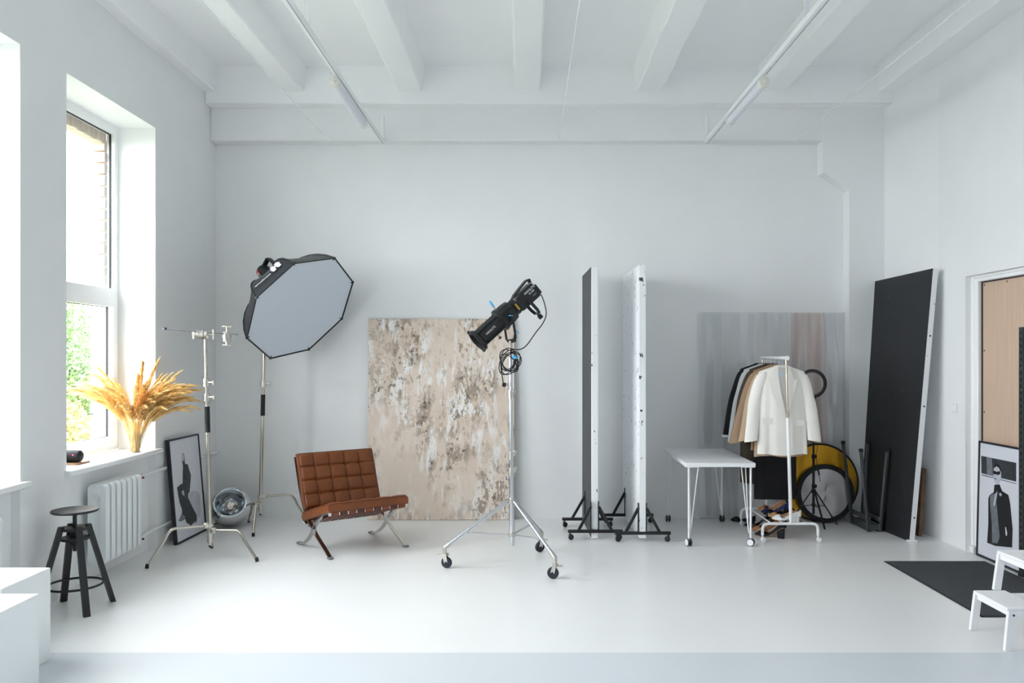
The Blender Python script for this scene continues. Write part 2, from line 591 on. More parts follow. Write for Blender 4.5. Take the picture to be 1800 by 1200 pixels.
# outdoors
m = MB(); m.bb(-60, -3.84, -40, 80, -4.4, -4.2)
struct(m.build('ground', mat('outdoor_ground', (112, 118, 102), .9, vary=.2, vscale=.3), smooth=False))
M_LEAF1 = mat('green_leaves', (88, 118, 66), .6, vary=.35, vscale=3)
M_LEAF2 = mat('yellow_green_leaves', (128, 122, 66), .6, vary=.3, vscale=3)
M_BARK = mat('bark', (92, 78, 64), .9)
def tree(name, label, base, h, crowns, leafmat, nleaf, lsz, seed):
    rnd = random.Random(seed)
    t = thing(name, label, 'tree', base)
    base = Vector(base)
    m = MB()
    m.sweep([base, base + V(.1, 0, h * .4), base + V(-.05, .1, h * .8)], [.22, .16, .07], 10)
    for k in range(7):
        a = rnd.uniform(0, 6.28)
        z = h * rnd.uniform(.3, .7)
        m.sweep([base + V(0, 0, z), base + V(math.cos(a) * .8, math.sin(a) * .8, z + .8), base + V(math.cos(a) * 1.4, math.sin(a) * 1.4, z + 1.3)], [.08, .05, .02], 6)
    m.build('trunk', M_BARK, t)
    m = MB()
    for i in range(nleaf):
        c, r = crowns[rnd.randrange(len(crowns))]
        while True:
            q = V(rnd.uniform(-1, 1), rnd.uniform(-1, 1), rnd.uniform(-1, 1))
            if .35 < q.length < 1: break
        p = Vector(c) + q * r
        d = V(rnd.uniform(-1, 1), rnd.uniform(-1, 1), rnd.uniform(-1, .4)).normalized() * lsz * rnd.uniform(.6, 1.3)
        s_ = d.orthogonal().normalized() * lsz * .38
        m.add([p - d, p + s_, p + d, p - s_], [(0, 1, 2, 3)])
    f = m.build('foliage', leafmat, t, smooth=False)
    f['kind'] = 'stuff'
    return t
tree('leafy_tree', 'tall green leafy tree seen outside through the far window', (-10.2, 16.6, -4.2), 6.5,
     [((-9.9, 16.6, 2.0), 1.3), ((-9.0, 15.6, 1.2), 1.3), ((-9.6, 16.0, .2), 1.5), ((-10.6, 17.5, 1.4), 1.6), ((-8.4, 15.2, .3), 1.0)], M_LEAF1, 20000, .062, 1)
tree('leafy_tree', 'low yellow-green tree below the taller one outside the far window', (-7.6, 12.6, -4.2), 3.6,
     [((-7.5, 12.7, .0), .85), ((-7.0, 12.0, -.5), .8), ((-7.9, 13.2, .3), .75), ((-7.4, 12.4, -1.2), .9)], M_LEAF2, 11000, .052, 2)

# ------------------------------------------------------------------ ceiling fittings
RAILZ = 3.945
def rail(X, label, rods):
    t = thing('lighting_rail', label, 'rail', (X, 8.29, RAILZ), group='ceiling lighting rails')
    m = MB(); m.bb(X - .02, X + .02, YF + .1, 8.295, RAILZ - .02, RAILZ + .025, .003); m.build('channel', M_WHITE, t)
    m = MB(); m.bb(X + .006, X + .012, YF + .1, 8.294, RAILZ - .0215, RAILZ - .019); m.build('slot', mat('grey_slot', (150, 155, 160), .6), t)
    for y in rods:
        m = MB(); m.bb(X - .018, X + .018, y - .004, y + .004, RAILZ + .02, 4.69); m.build('hanger_strap', M_WHITE, t)
    m = MB(); m.bb(X - .02, X + .02, 8.283, 8.2995, RAILZ + .0, RAILZ + .27, .002); m.build('end_bracket', M_WHITE, t)
rail(-1.50, 'white lighting rail hung along the ceiling left of the middle', (5.45, 2.4))
rail(1.875, 'white lighting rail hung along the ceiling right of the middle', (5.32, 2.3))
M_TUBE = mat('frosted_tube_lamp', (222, 224, 232), .35)
M_CAP = mat('off_white_plastic', (228, 226, 218), .4)
def tube_lamp(X, y0, y1, label):
    Z = RAILZ - .075
    t = thing('tube_lamp', label, 'lamp', (X, (y0 + y1) / 2, Z), group='tube lamps on the rails')
    m = MB(); m.cyl((X, y0 + .05, Z), (X, y1 - .03, Z), .036, n=20); m.build('diffuser', M_TUBE, t)
    m = MB(); m.cyl((X, y0, Z), (X, y0 + .06, Z), .041, n=20); m.build('end_cap', M_CAP, t)
    m = MB(); m.cyl((X, y1 - .04, Z), (X, y1, Z), .041, n=20); m.build('end_cap', M_CAP, t)
    m = MB(); m.cyl((X, y0 - .025, Z + .004), (X, y0, Z + .004), .016, n=12)
    m.sweep(catmull([(X, y0 - .02, Z + .01), (X - .012, y0 - .05, Z + .03), (X - .012, y0 - .04, RAILZ - .02)], 5), .004, 6)
    m.build('cable_gland', M_CAP, t)
    for y in (y0 + .16, y1 - .16):
        m = MB(); m.bb(X - .012, X + .012, y - .012, y + .012, Z + .033, RAILZ - .0222); m.build('clip', M_WHITE, t)
tube_lamp(-1.515, 6.27, 7.42, 'white tube lamp clipped under the left ceiling rail')
tube_lamp(1.875, 6.26, 7.32, 'white tube lamp clipped under the right ceiling rail')
for X, lab in ((-2.045, 'thin white cable stretched below the ceiling, nearest the windows'), (.338, 'thin white cable stretched below the ceiling in the middle'), (2.79, 'thin white cable stretched below the ceiling, nearest the right wall')):
    m = MB(); m.cyl((X, YF + .1, 3.945), (X, 8.299, 3.945), .0045, n=6)
    o = m.build('ceiling_cable', M_WHITE); tag(recentre(o), lab, 'cable', 'thin cables below the ceiling')

# ------------------------------------------------------------------ radiators
M_RAD = mat('radiator_enamel', (232, 236, 238), .35, bump=.06, bscale=30)
M_VALVE = mat('red_valve', (110, 30, 34), .5)
def radiator(label, dy, pipes):
    t = thing('radiator', label, 'radiator', (-3.23, 6.28 + dy, .18), group='cast iron radiators under the windows')
    sec = None
    for k in range(7):
        y = 6.02 + k * .0835
        if sec is None:
            m = MB(); yy = y + dy
            # rounded plate with an open slot between its two columns
            def rr(x0, x1, z0, z1, r, n=7):
                out = []
                for (cx, cz, a0) in ((x1 - r, z1 - r, 0), (x0 + r, z1 - r, 90), (x0 + r, z0 + r, 180), (x1 - r, z0 + r, 270)):
                    out += [(cx + r * math.cos(R(a0 + 90 * i / n)), cz + r * math.sin(R(a0 + 90 * i / n))) for i in range(n + 1)]
                return out
            rings = [(rr(-3.254, -3.206, .245, .645, .012), -.026), (rr(-3.298, -3.162, .152, .738, .030), -.031), (rr(-3.305, -3.155, .145, .745, .034), -.016),
                     (rr(-3.305, -3.155, .145, .745, .034), .016), (rr(-3.298, -3.162, .152, .738, .030), .031), (rr(-3.254, -3.206, .245, .645, .012), .026)]
            n_ = len(rings[0][0])
            vs_ = [(x, yy + dy_, z) for loop, dy_ in rings for (x, z) in loop]
            fs = [(i * n_ + k, i * n_ + (k + 1) % n_, ((i + 1) % 6) * n_ + (k + 1) % n_, ((i + 1) % 6) * n_ + k) for i in range(6) for k in range(n_)]
            m.add(vs_, fs)
            m.bb(-3.256, -3.204, yy - .012, yy + .012, .24, .65)
            m.cyl((-3.23, yy - .042, .70), (-3.23, yy + .042, .70), .03, n=12)
            m.cyl((-3.23, yy - .042, .19), (-3.23, yy + .042, .19), .03, n=12)
            sec = m.build('section', M_RAD, t)
        else:
            inst(sec, t, Matrix.Translation((0, k * .0835, 0)))
    for z in ((.70, .19) if pipes else ()):
        ye = 8.43 if pipes else 6.60 + dy + .75
        m = MB(); m.sweep(catmull([(-3.23, 6.56 + dy, z), (-3.23, 6.70 + dy, z), (-3.255, 6.8 + dy, z), (-3.262, 6.9 + dy, z), (-3.262, ye, z)], 5), .014, 10)
        m.build('pipe', M_RAD, t)
        m = MB(); m.cyl((-3.23, 6.585 + dy, z), (-3.23, 6.635 + dy, z), .02, n=12); m.cyl((-3.23, 6.61 + dy, z), (-3.18, 6.63 + dy, z - .0), .009, n=8)
        m.build('valve', M_VALVE, t)
    for y in (6.1, 6.45):
        m = MB(); m.bb(-3.36, -3.25, y + dy - .01, y + dy + .01, .66, .685); m.build('wall_bracket', M_RAD, t)
radiator('white cast iron radiator under the far window', 0, True)
radiator('white cast iron radiator at the left picture edge behind the white cubes', -1.74, False)

# ------------------------------------------------------------------ window sill things
gd = thing('dried_grass_bouquet', 'golden dried grass bouquet in the vase on the window sill', 'dried flowers', (-3.335, 6.80, SILL_Z + .004))
M_STRAW = mat('straw_stem', (206, 170, 104), .8, vary=.2, vscale=30)
M_PLUME = mat('golden_plume', (232, 192, 118), .85, vary=.25, vscale=14)
M_PLUME2 = mat('pale_plume', (240, 208, 146), .85, vary=.2, vscale=14)
rnd = random.Random(11)
def plume_mesh(bend, seed, matl):
    r = random.Random(seed)
    m = MB()
    # centre line in XZ: starts at z=0 as stem, bends outwards to +X
    L = .70
    pts = []
    p, ang = V(0, 0, 0), 0.10 * bend
    for i in range(15):
        pts.append(p.copy())
        p += V(math.sin(ang), 0, math.cos(ang)) * (L / 14)
        ang += bend * (.03 + .0065 * i) * .95
    m.sweep(pts[:9], .0022, 5)
    for i in range(250):
        u = .44 + .56 * (i / 250)
        f = u * 14
        k = min(int(f), 13)
        q = pts[k].lerp(pts[k + 1], f - k)
        d = (pts[k + 1] - pts[k]).normalized()
        env = math.sin(PI * min(1, max(0, (u - .43) / .57)) ** .75) * .9 + .1
        a = r.uniform(0, 6.283)
        o1 = d.orthogonal().normalized()
        o2 = d.cross(o1)
        out = (o1 * math.cos(a) + o2 * math.sin(a))
        ln = r.uniform(.045, .075)
        tip = q + d * ln + out * (.027 * env * r.uniform(.4, 1.3)) + V(0, 0, -.012)
        w = out.cross(d) * .0030
        mid = q.lerp(tip, .5) + out * .004
        m.add([q - w * .4, q + w * .4, mid + w, tip, mid - w], [(0, 1, 2, 3, 4)])
    me = m.mesh('plume', matl, smooth=False)
    return me
PM = [plume_mesh(b, i + 20, M_PLUME if i % 2 == 0 else M_PLUME2) for i, b in enumerate((.45, .75, 1.05, 1.3, 1.5, 1.75))]
for i in range(96):
    az = rnd.uniform(0, 2 * PI)
    # most stems fan along the sill (towards and away from the camera, and into the room)
    if rnd.random() < .66:
        az = rnd.choice((-.35, PI + .1, -.9, .45)) + rnd.gauss(0, .42)
    k = rnd.choice((0, 1, 1, 2, 2, 3, 3, 3, 4, 4, 5, 5))
    if math.cos(az) < -.45:
        k = min(k, 3)
    o = bpy.data.objects.new('plume', PM[k])
    C.objects.link(o); o.parent = gd
    tw = Matrix.Rotation(az, 4, 'Z') @ Matrix.Translation((.010 + rnd.uniform(-.01, .012), rnd.uniform(-.02, .02), .0)) @ Matrix.Rotation(R(rnd.uniform(-1, 8)), 4, 'Y') @ Matrix.Scale(rnd.uniform(.86, 1.12), 4)
    o.matrix_local = tw
m = MB()
for i in range(46):
    a = rnd.uniform(0, 6.28)
    r0, r1 = rnd.uniform(.012, .045), rnd.uniform(.012, .034)
    pts = [V(r0 * math.cos(a), r0 * math.sin(a), .006), V(r1 * math.cos(a + .8), r1 * math.sin(a + .8), .13), V(r0 * 1.2 * math.cos(a + 1.5), r0 * 1.2 * math.sin(a + 1.5), .26)]
    m.sweep(catmull(pts, 3), .0026, 5)
so = m.build('stem_bundle', M_STRAW, gd, local=True); so['kind'] = 'stuff'
vz = thing('glass_vase', 'clear glass vase holding dried grass on the window sill', 'vase', (-3.335, 6.80, SILL_Z))
m = MB()
m.lathe([(.05, .0), (.056, .004), (.058, .1), (.06, .19), (.0565, .19), (.0545, .1), (.05, .012), (.0001, .010)], 28)
m.build('vase_body', clear_mat('vase_glass', (.96, .97, .97), .04), vz, local=True)

bd = MB(); bd.bb(-3.60, -3.37, 5.98, 6.16, SILL_Z, SILL_Z + .012, .003)
tag(recentre(bd.build('wooden_board', mat('oak_board', (150, 112, 84), .6, vary=.2, vscale=20, stretch=(1, 8, 8)))), 'thin wooden board on the sill under the black speaker', 'board')
sp = thing('portable_speaker', 'black cylindrical speaker with a red light lying on the window sill', 'speaker', (-3.5, 6.07, SILL_Z + .012))
m = MB(); zz = SILL_Z + .012 + .046
m.lathe([(.0001, -.105), (.03, -.102), (.043, -.09), (.046, -.07), (.046, .07), (.043, .09), (.03, .102), (.0001, .105)], 24, Matrix.Translation((-3.49, 6.07, zz)) @ Matrix.Rotation(PI / 2, 4, 'Y'))
m.build('speaker_body', mat('black_mesh_fabric', (16, 16, 24), .7), sp)
m = MB(); m.ball((-3.43, 6.026, zz + .013), .005, 10, 6)
mr = bpy.data.materials.new('red_led'); mr.use_nodes = True
mr.node_tree.nodes['Principled BSDF'].inputs['Base Color'].default_value = (.8, .02, .05, 1)
mr.node_tree.nodes['Principled BSDF'].inputs['Emission Color'].default_value = (1, .03, .08, 1)
mr.node_tree.nodes['Principled BSDF'].inputs['Emission Strength'].default_value = 4
m.build('indicator_light', mr, sp)

# ------------------------------------------------------------------ white cubes
for (x0, x1, y0, y1, h, lab) in ((-3.13, -2.68, 4.07, 4.49, .517, 'white display cube behind the nearer cube, by the black stool'), (-2.98, -2.475, 3.73, 4.05, .50, 'nearest white display cube in the lower left corner')):
    m = MB(); m.bb(x0, x1, y0, y1, .0015, h, .004)
    o = m.build('display_cube', mat('white_mdf', (240, 242, 243), .45)); tag(recentre(o), lab, 'display cube', 'white display cubes')

# ------------------------------------------------------------------ bar stool
st = thing('bar_stool', 'black wooden bar stool with a round screw seat below the windows', 'stool', (-3.055, 5.39, 0))
M_STOOL = mat('black_stained_wood', (26, 26, 30), .45, vary=.2, vscale=30, stretch=(8, 8, 1))
m = MB(); m.lathe([(.0001, .652), (.12, .652), (.14, .656), (.146, .664), (.142, .672), (.10, .670), (.0001, .666)], 40); m.build('seat', M_STOOL, st, local=True)
m = MB(); m.cyl((0, 0, .40), (0, 0, .655), .012, n=14); m.ball((0, 0, .40), .0125)
for k in range(26):
    m.cyl((0, 0, .41 + k * .009), (0, 0, .414 + k * .009), .0138, n=12)
m.build('screw_spindle', M_BLACKMETAL, st, local=True)
tops, feet = [], []
for (sx, sy) in ((1, -1), (1, 1), (-1, 1), (-1, -1)):
    a = math.atan2(sy, sx)
    top = V(.082 * math.cos(a), .082 * math.sin(a), .565)
    foot = V(.172 * sx, .165 * sy, 0.0)
    m = MB()
    x = (foot - top)
    tang = V(-math.sin(a), math.cos(a), 0)
    rad = V(math.cos(a), math.sin(a), 0)
    q = []
    for p in (foot, top):
        for (u, w) in ((-1, -1), (1, -1), (1, 1), (-1, 1)):
            q.append(p + tang * (u * .02) + rad * (w * .0155))
    m.add(q, [(0, 1, 2, 3), (4, 5, 6, 7), (0, 1, 5, 4), (1, 2, 6, 5), (2, 3, 7, 6), (3, 0, 4, 7)])
    m.build('leg', M_STOOL, st, local=True, smooth=False)
for z in (.545, .478):
    m = MB(); m.lathe([(.016, z - .009), (.088, z - .009), (.088, z + .009), (.016, z + .009)], 28, close=True); m.build('collar_disc', M_STOOL, st, local=True)
m = MB(); m.lathe([(.022, .43), (.03, .44), (.03, .54), (.022, .55)], 16); m.build('hub_block', M_STOOL, st, local=True)
m = MB(); m.sweep([V(.172 * math.cos(a), .172 * math.sin(a), .165) for a in [2 * PI * i / 36 for i in range(36)]], .008, 8, closed=True); m.build('foot_ring', M_BLACKMETAL, st, local=True)

# ------------------------------------------------------------------ C-stands
M_GRIP = mat('cast_nickel', (204, 200, 192), .32, 1.0)
def cstand(t, base, feet, top, hubz, segs, grip):
    base = Vector(base); top = Vector(top)
    ax = (top - V(base.x, base.y, hubz)).normalized()
    org = V(base.x, base.y, hubz)
    L = (top - org).length
    def at(z):
        return org + ax * (z / L * L)
    # sleeve & riser tubes
    z0 = -.12
    for (a, b, r) in segs:
        m = MB(); m.cyl(org + ax * a, org + ax * b, r, n=16); m.build('tube', M_NICKEL, t)
    for (a, r) in grip['collars']:
        m = MB(); m.cyl(org + ax * (a - .03), org + ax * (a + .03), r + .009, n=18)
        m.cyl(org + ax * (a - .036), org + ax * (a - .02), r + .013, n=18)
        c = m.build('collar', M_GRIP, t)
        m = MB(); p = org + ax * a
        m.cyl(p + V(r, -.01, 0), p + V(r + .045, -.02, 0), .006, n=8)
        m.box(p + V(r + .05, -.02, -.004), (.012, .02, .035), None, .003)
        m.build('t_handle', M_GRIP, c)
    a, b, r = grip['sleeve']
    m = MB(); m.cyl(org + ax * a, org + ax * b, r, n=18); m.build('sleeve_grip', mat('black_grip_tape', (22, 22, 26), .7), t)
    # turtle base hub and three bent legs
    m = MB()
    m.cyl(org + V(0, 0, -.10), org + V(0, 0, .06), .024, n=18)
    m.cyl(org + V(0, 0, .035), org + V(0, 0, .062), .030, n=18)
    m.cyl(org + V(0, 0, -.125), org + V(0, 0, -.10), .012, n=12)
    hub = m.build('base_hub', M_GRIP, t)
    m = MB(); m.cyl(org + V(0, 0, -.14), org + V(0, 0, -.124), .011, n=12); m.build('rubber_plug', M_BLACKGASKET, hub)
    for i, f in enumerate(feet):
        f = Vector(f)
        d = V(f.x - org.x, f.y - org.y, 0)
        Lh = d.length
        d.normalize()
        hz = hubz + (.045, .0, -.06)[i]
        p0 = org.copy(); p0.z = hz
        kn = p0 + d * (Lh * .60); kn.z = hz + .012
        pts = [p0 + d * .02, p0 + d * Lh * .3 + V(0, 0, .006)] + [p0 + d * Lh * .52 + V(0, 0, .011)]
        pts += bez(p0 + d * Lh * .55 + V(0, 0, .012), p0 + d * Lh * .64 + V(0, 0, .014), p0 + d * Lh * .69 + V(0, 0, -hz * .10), p0 + d * Lh * .73 + V(0, 0, -hz * .26), 8)
        pts += [V(f.x, f.y, .012)]
        m = MB(); m.sweep(pts, .0125, 12); lg = m.build('leg', M_NICKEL, t)
        m = MB(); e = (V(f.x, f.y, .012) - pts[-2]).normalized()
        m.cyl(V(f.x, f.y, .026) - e * .012, V(f.x, f.y, .002), .0145, n=12); m.build('rubber_foot', M_BLACKGASKET, lg)
        m = MB(); m.box(p0 + d * .032, (.05, .05, .05), Matrix.Rotation(math.atan2(d.y, d.x), 3, 'Z'), .012); m.build('leg_socket', M_GRIP, hub)
B1 = V(-2.68, 6.75, 0)
t = thing('c_stand', 'silver light stand with a horizontal boom arm by the dried grass', 'light stand', B1)
feet1 = [F(258, 999), F(452, 987), F(372, 963)]
cstand(t, B1, feet1, P(361, 590, 6.75), .235, [(-.10, .66, .0175), (.60, 1.32, .015), (1.2, 1.685, .0125)],
       {'collars': [(1.255, .0165), (1.13, .018)], 'sleeve': (.83, 1.05, .0215)})
# boom arm and grip heads of the first stand
arm_a, arm_b = P(290, 577.5, 6.42), P(419, 588, 7.1)
ga = thing('boom_arm', 'thin chrome boom arm across the top of the front light stand', 'boom arm', (arm_a + arm_b) / 2)
m = MB(); m.cyl(arm_a, arm_b, .008, n=12); m.build('rod', M_CHROME, ga)
m = MB(); m.cyl(arm_a - (arm_b - arm_a).normalized() * .012, arm_a + (arm_b - arm_a).normalized() * .008, .0105, n=12); m.build('end_cap', mat('navy_plastic', (30, 40, 70), .5), ga)
def grip_head(px, py, Y, vertical, lab):
    c = P(px, py, Y)
    g = thing('grip_head', lab, 'grip head', c)
    u = V(1, .1, 0).normalized()
    w = V(0, 0, 1)
    if vertical:
        u, w = w, u
    m = MB()
    for (a, b, r) in ((-.045, -.012, .034), (-.010, .010, .040), (.012, .035, .034)):
        m.cyl(c + u * a, c + u * b, r, n=20)
    m.build('disc_pair', M_GRIP, g)
    m = MB(); m.cyl(c + u * .03, c + u * .085, .009, n=10); m.bar(c + u * .085 - w * .045, c + u * .085 + w * .045, .016, .016, bev=.004); m.build('t_handle', M_GRIP, g)
    m = MB(); m.cyl(c - u * .045, c - u * .075, .012, n=10); m.bar(c - u * .078 - w * .04, c - u * .078 + w * .04, .02, .014, bev=.004); m.build('clamp_jaw', M_GRIP, g)
grip_head(357, 588, 6.74, False, 'silver grip head on top of the front light stand pole')
grip_head(399, 591, 6.98, True, 'silver grip head hanging at the right end of the boom arm')

# second stand carrying the octagonal softbox
B2 = V(-2.645, 7.93, 0)
t2 = thing('c_stand', 'silver light stand carrying the octagonal softbox', 'light stand', B2)
cstand(t2, B2, [F(545, 925), F(445, 943), F(437, 918)], V(-2.60, 7.95, 2.40), .27, [(-.10, .80, .0175), (.7, 1.55, .015), (1.4, 2.13, .0125)],
       {'collars': [(1.17, .0165)], 'sleeve': (.85, 1.06, .0215)})

# ------------------------------------------------------------------ octagonal softbox
oc = V(-2.174, 7.728, 2.169)
on = V(-0.69365, 0.41683, 0.58745).normalized()         # points to the back of the box
ou = V(0, 0, 1).cross(on).normalized(); ow = on.cross(ou)
OR = .6
def ov(k, r=OR, d=0.0):
    a = 7.99744 + k * PI / 4
    return oc + ou * (r * math.cos(a)) + ow * (r * math.sin(a)) + on * d
ob = thing('octagonal_softbox', 'large octagonal softbox with a white front on a stand left of the chair', 'softbox', (B2.x, B2.y, 0))
M_SBFAB = mat('black_softbox_fabric', (30, 33, 38), .38, vary=.15, vscale=9, bump=.2, bscale=14)
M_SBDIF = mat('white_diffusion_cloth', (214, 222, 232), .9, bump=.08, bscale=8)
BD, RB = .46, .10
m = MB()
NS, NU = 10, 4
vs_, fs = [], []
for s_ in range(NS + 1):
    tt = s_ / NS
    rr = RB + (OR - RB) * math.sin(tt * PI / 2) ** 1.0 * .55 + (OR - RB) * tt * .45
    dd = BD * (1 - tt ** 1.75)
    for k in range(8):
        a, b = ov(k, rr, dd), ov(k + 1, rr, dd)
        mid = ov(k + .5, rr * .9239, dd)
        for u in range(NU):
            q = a.lerp(b, u / NU)
            sag = math.sin(PI * u / NU)
            cen = oc + on * dd
            vs_.append(q + (cen - q).normalized() * (.02 * sag * math.sin(PI * tt)))
n8 = 8 * NU
for s_ in range(NS):
    for k in range(n8):
        fs.append((s_ * n8 + k, s_ * n8 + (k + 1) % n8, (s_ + 1) * n8 + (k + 1) % n8, (s_ + 1) * n8 + k))
m.add(vs_, fs); m.build('fabric_shell', M_SBFAB, ob, angle=30)
m = MB()
vs_, fs = [oc + on * .035], []
for ring in range(1, 7):
    for k in range(8):
        for u in range(4):
            r_ = OR * .985 * ring / 6
            q = ov(k, r_).lerp(ov(k + 1, r_), u / 4)
            vs_.append(q + on * (.004 + .03 * (1 - (ring / 6) ** 2)))
for k in range(32):
    fs.append((0, 1 + k, 1 + (k + 1) % 32))
for r_ in range(5):
    for k in range(32):
        fs.append((1 + r_ * 32 + k, 1 + r_ * 32 + (k + 1) % 32, 33 + r_ * 32 + (k + 1) % 32, 33 + r_ * 32 + k))
m.add(vs_, fs); m.build('front_diffuser', M_SBDIF, ob, angle=60)
m = MB(); m.sweep([ov(k) for k in range(8)], .0065, 8, closed=True); m.build('rim_binding', M_BLACK, ob)
for k in range(8):
    m = MB(); m.sweep([ov(k, OR - .03, .01), ov(k, OR + .008, .0)], [.007, .010], 8); m.build('corner_tab', M_BLACK, ob)
for k in range(8):
    pts = []
    for s_ in range(8):
        tt = s_ / 7
        rr = RB + (OR - RB) * (math.sin(tt * PI / 2) * .55 + tt * .45)
        pts.append(ov(k, rr + .004, BD * (1 - tt ** 1.75) + .003))
    m = MB(); m.sweep(pts, .006, 6); m.build('rod_seam', M_BLACK, ob)
m = MB(); m.lathe([(.075, -.02), (.115, -.02), (.115, .035), (.075, .035)], 28, frame_of(oc + on * BD, ou, ow), close=True); m.build('speed_ring', M_BLACKMETAL, ob)
# printing on the upper left panel (between corners 6 and 7)
def panel_pt(u, tt, lift=.012):
    rr = RB + (OR - RB) * (math.sin(tt * PI / 2) * .55 + tt * .45)
    dd = BD * (1 - tt ** 1.75)
    q = ov(6, rr, dd).lerp(ov(7, rr, dd), u)
    cen = oc + on * dd
    sag = math.sin(PI * u)
    nrm = ((q - cen).normalized() + on * .8).normalized()
    return q + (cen - q).normalized() * (.02 * sag * math.sin(PI * tt)) + nrm * lift
pa, pb = panel_pt(.09, .82), panel_pt(.55, .82)
pup = panel_pt(.35, .66) - panel_pt(.35, .88)
lettering('elinchrom', .046, frame_of((pa + pb) / 2, pb - pa, pup), M_MAT_WHITEPRINT, ob, 'lettering')
m = MB()
for u0 in (.66, .80):
    q = []
    for (du, dt) in ((-.07, .0), (-.045, .10), (.03, .10), (.045, .03), (.07, .0), (.045, -.10), (-.03, -.10), (-.045, -.03)):
        q.append(panel_pt(u0 + du, .745 + dt))
    m.prism(q, on * .001)
q = [panel_pt(u_, t_, .0125) for (u_, t_) in ((.70, .72), (.76, .72), (.76, .77), (.70, .77))]
m.prism(q, on * .001)
m.build('printed_emblem', M_MAT_WHITEPRINT, ob, smooth=False)

# flash head behind the box
hh = thing('flash_head', 'black studio flash head with a handle behind the softbox', 'flash head', oc + on * .6)
HM = frame_of(oc + on * (BD + .02), V(0, 0, 1).cross(on), on.cross(V(0, 0, 1).cross(on)))
hx, hy = V(0, 0, 1).cross(on).normalized(), on.cross(V(0, 0, 1).cross(on)).normalized()
m = MB(); m.lathe([(.07, 0), (.074, .01), (.074, .16), (.068, .21), (.05, .235), (.0001, .24)], 28, HM); m.build('housing', M_PLASTICBLK, hh)
hb = oc + on * (BD + .02)
m = MB()
m.ribbon([hb + on * .09 + hy * .06, hb + on * .09 + hy * .135, hb + on * .105 + hy * .148, hb + on * .20 + hy * .148, hb + on * .215 + hy * .135, hb + on * .22 + hy * .03], .05, .016, hx)
m.build('handle', M_PLASTICBLK, hh)
M_RED = mat('red_mark', (226, 70, 50), .5)
fr = hx if hx.y < 0 else -hx
lm = (fr * .9 - hy * .25).normalized()
lt = on.cross(lm).normalized()
m = MB(); c = hb + on * .195 + lm * .071; m.box(c, (.004, .03, .03), Matrix((lm, lt, on)).transposed()); m.build('red_badge', M_RED, hh)
m = MB(); c = hb + on * .165 + lm * .0745; m.box(c, (.003, .024, .026), Matrix((lm, lt, on)).transposed()); m.build('silver_badge', mat('pale_badge', (190, 192, 196), .5), hh)
lettering('elinchrom', .024, frame_of(hb + on * .095 + lm * .0755, -on, lt if lt.z > 0 else -lt), M_MAT_WHITEPRINT, hh)
m = MB()
pb0 = V(-2.60, 7.95, 2.385); pb1 = hb + on * .06 - hy * .065
m.sweep([pb0, pb0 + V(0, 0, .03), pb1 - hy * .03, pb1], [.022, .022, .018, .018], 10); m.build('tilt_bracket', M_PLASTICBLK, hh)

# ------------------------------------------------------------------ framed prints
M_FRAME = mat('black_picture_frame', (26, 27, 34), .4)
M_PAPER = mat('white_print_paper', (214, 216, 224), .55)
M_INK = mat('print_dark_grey', (52, 55, 60), .55, vary=.35, vscale=25)
M_INKB = mat('print_black', (24, 25, 29), .55)
M_INKM = mat('print_mid_grey', (112, 115, 122), .55, vary=.25, vscale=18)
M_INKL = mat('print_pale_grey', (186, 189, 198), .55, vary=.08, vscale=12)
def framed(name, label, bl, br, tl, thick, fw, nrm_sign):
    """picture frame from its three outer front corners; returns thing and the plane of the print"""
    bl, br, tl = Vector(bl), Vector(br), Vector(tl)
    ex, ey = (br - bl), (tl - bl)
    W, H = ex.length, ey.length
    ex.normalize(); ey = (ey - ex * ey.dot(ex)).normalized()
    n = ex.cross(ey)
    t = thing(name, label, 'picture', (bl + br) / 2)
    rm = Matrix((ex, ey, n)).transposed()
    pt = lambda x, y, z: bl + ex * x + ey * y + n * z
    m = MB()
    m.box(pt(W / 2, fw / 2, -thick / 2), (W, fw, thick), rm, .002); m.box(pt(W / 2, H - fw / 2, -thick / 2), (W, fw, thick), rm, .002)
    m.box(pt(fw / 2, H / 2, -thick / 2), (fw, H, thick), rm, .002); m.box(pt(W - fw / 2, H / 2, -thick / 2), (fw, H, thick), rm, .002)
    m.build('frame', M_FRAME, t)
    m = MB(); m.box(pt(W / 2, H / 2, -.012), (W - fw, H - fw, .006), rm); pr = m.build('print', M_PAPER, t, smooth=False)
    return t, pr, pt(0, 0, -.0085), n
def print_poly(pr, p0, n, px, ink, name, lift):
    m = MB(); m.prism([hit(x, y, p0 + n * lift, n) for x, y in px], n * .0003); return m.build(name, ink, pr, smooth=False)

bl, br, tl = F(312.5, 958.5), F(362.5, 931.5), None
bl = V(-3.155, 7.205, .003); br = V(-3.14, 7.835, .003)
tl = V(-3.235, 7.205, .953)
pt_, pr, p0, n = framed('framed_print', 'black framed fashion print of a seated person leaning on the left wall', bl, br, tl, .035, .016, 1)
S7 = lambda L: [(280 + x / 5.714, 755 + y / 5.714) for x, y in L]
print_poly(pr, p0, n, S7([(300, 640), (340, 612), (390, 622), (408, 660), (418, 780), (412, 870), (385, 895), (330, 800), (296, 700)]), M_INKL, 'printed_chair', .0006)
print_poly(pr, p0, n, S7([(232, 240), (243, 233), (254, 262), (258, 300), (256, 330), (262, 345), (285, 345), (297, 388), (318, 455), (312, 540), (303, 636), (290, 632), (290, 685), (330, 770), (372, 850), (378, 905), (368, 940), (358, 920), (320, 965), (270, 930), (262, 895), (225, 920), (193, 915), (228, 840), (228, 800), (206, 740), (190, 660), (178, 580), (215, 548), (236, 540), (236, 440), (238, 370), (233, 330)]), M_INK, 'printed_person', .0009)
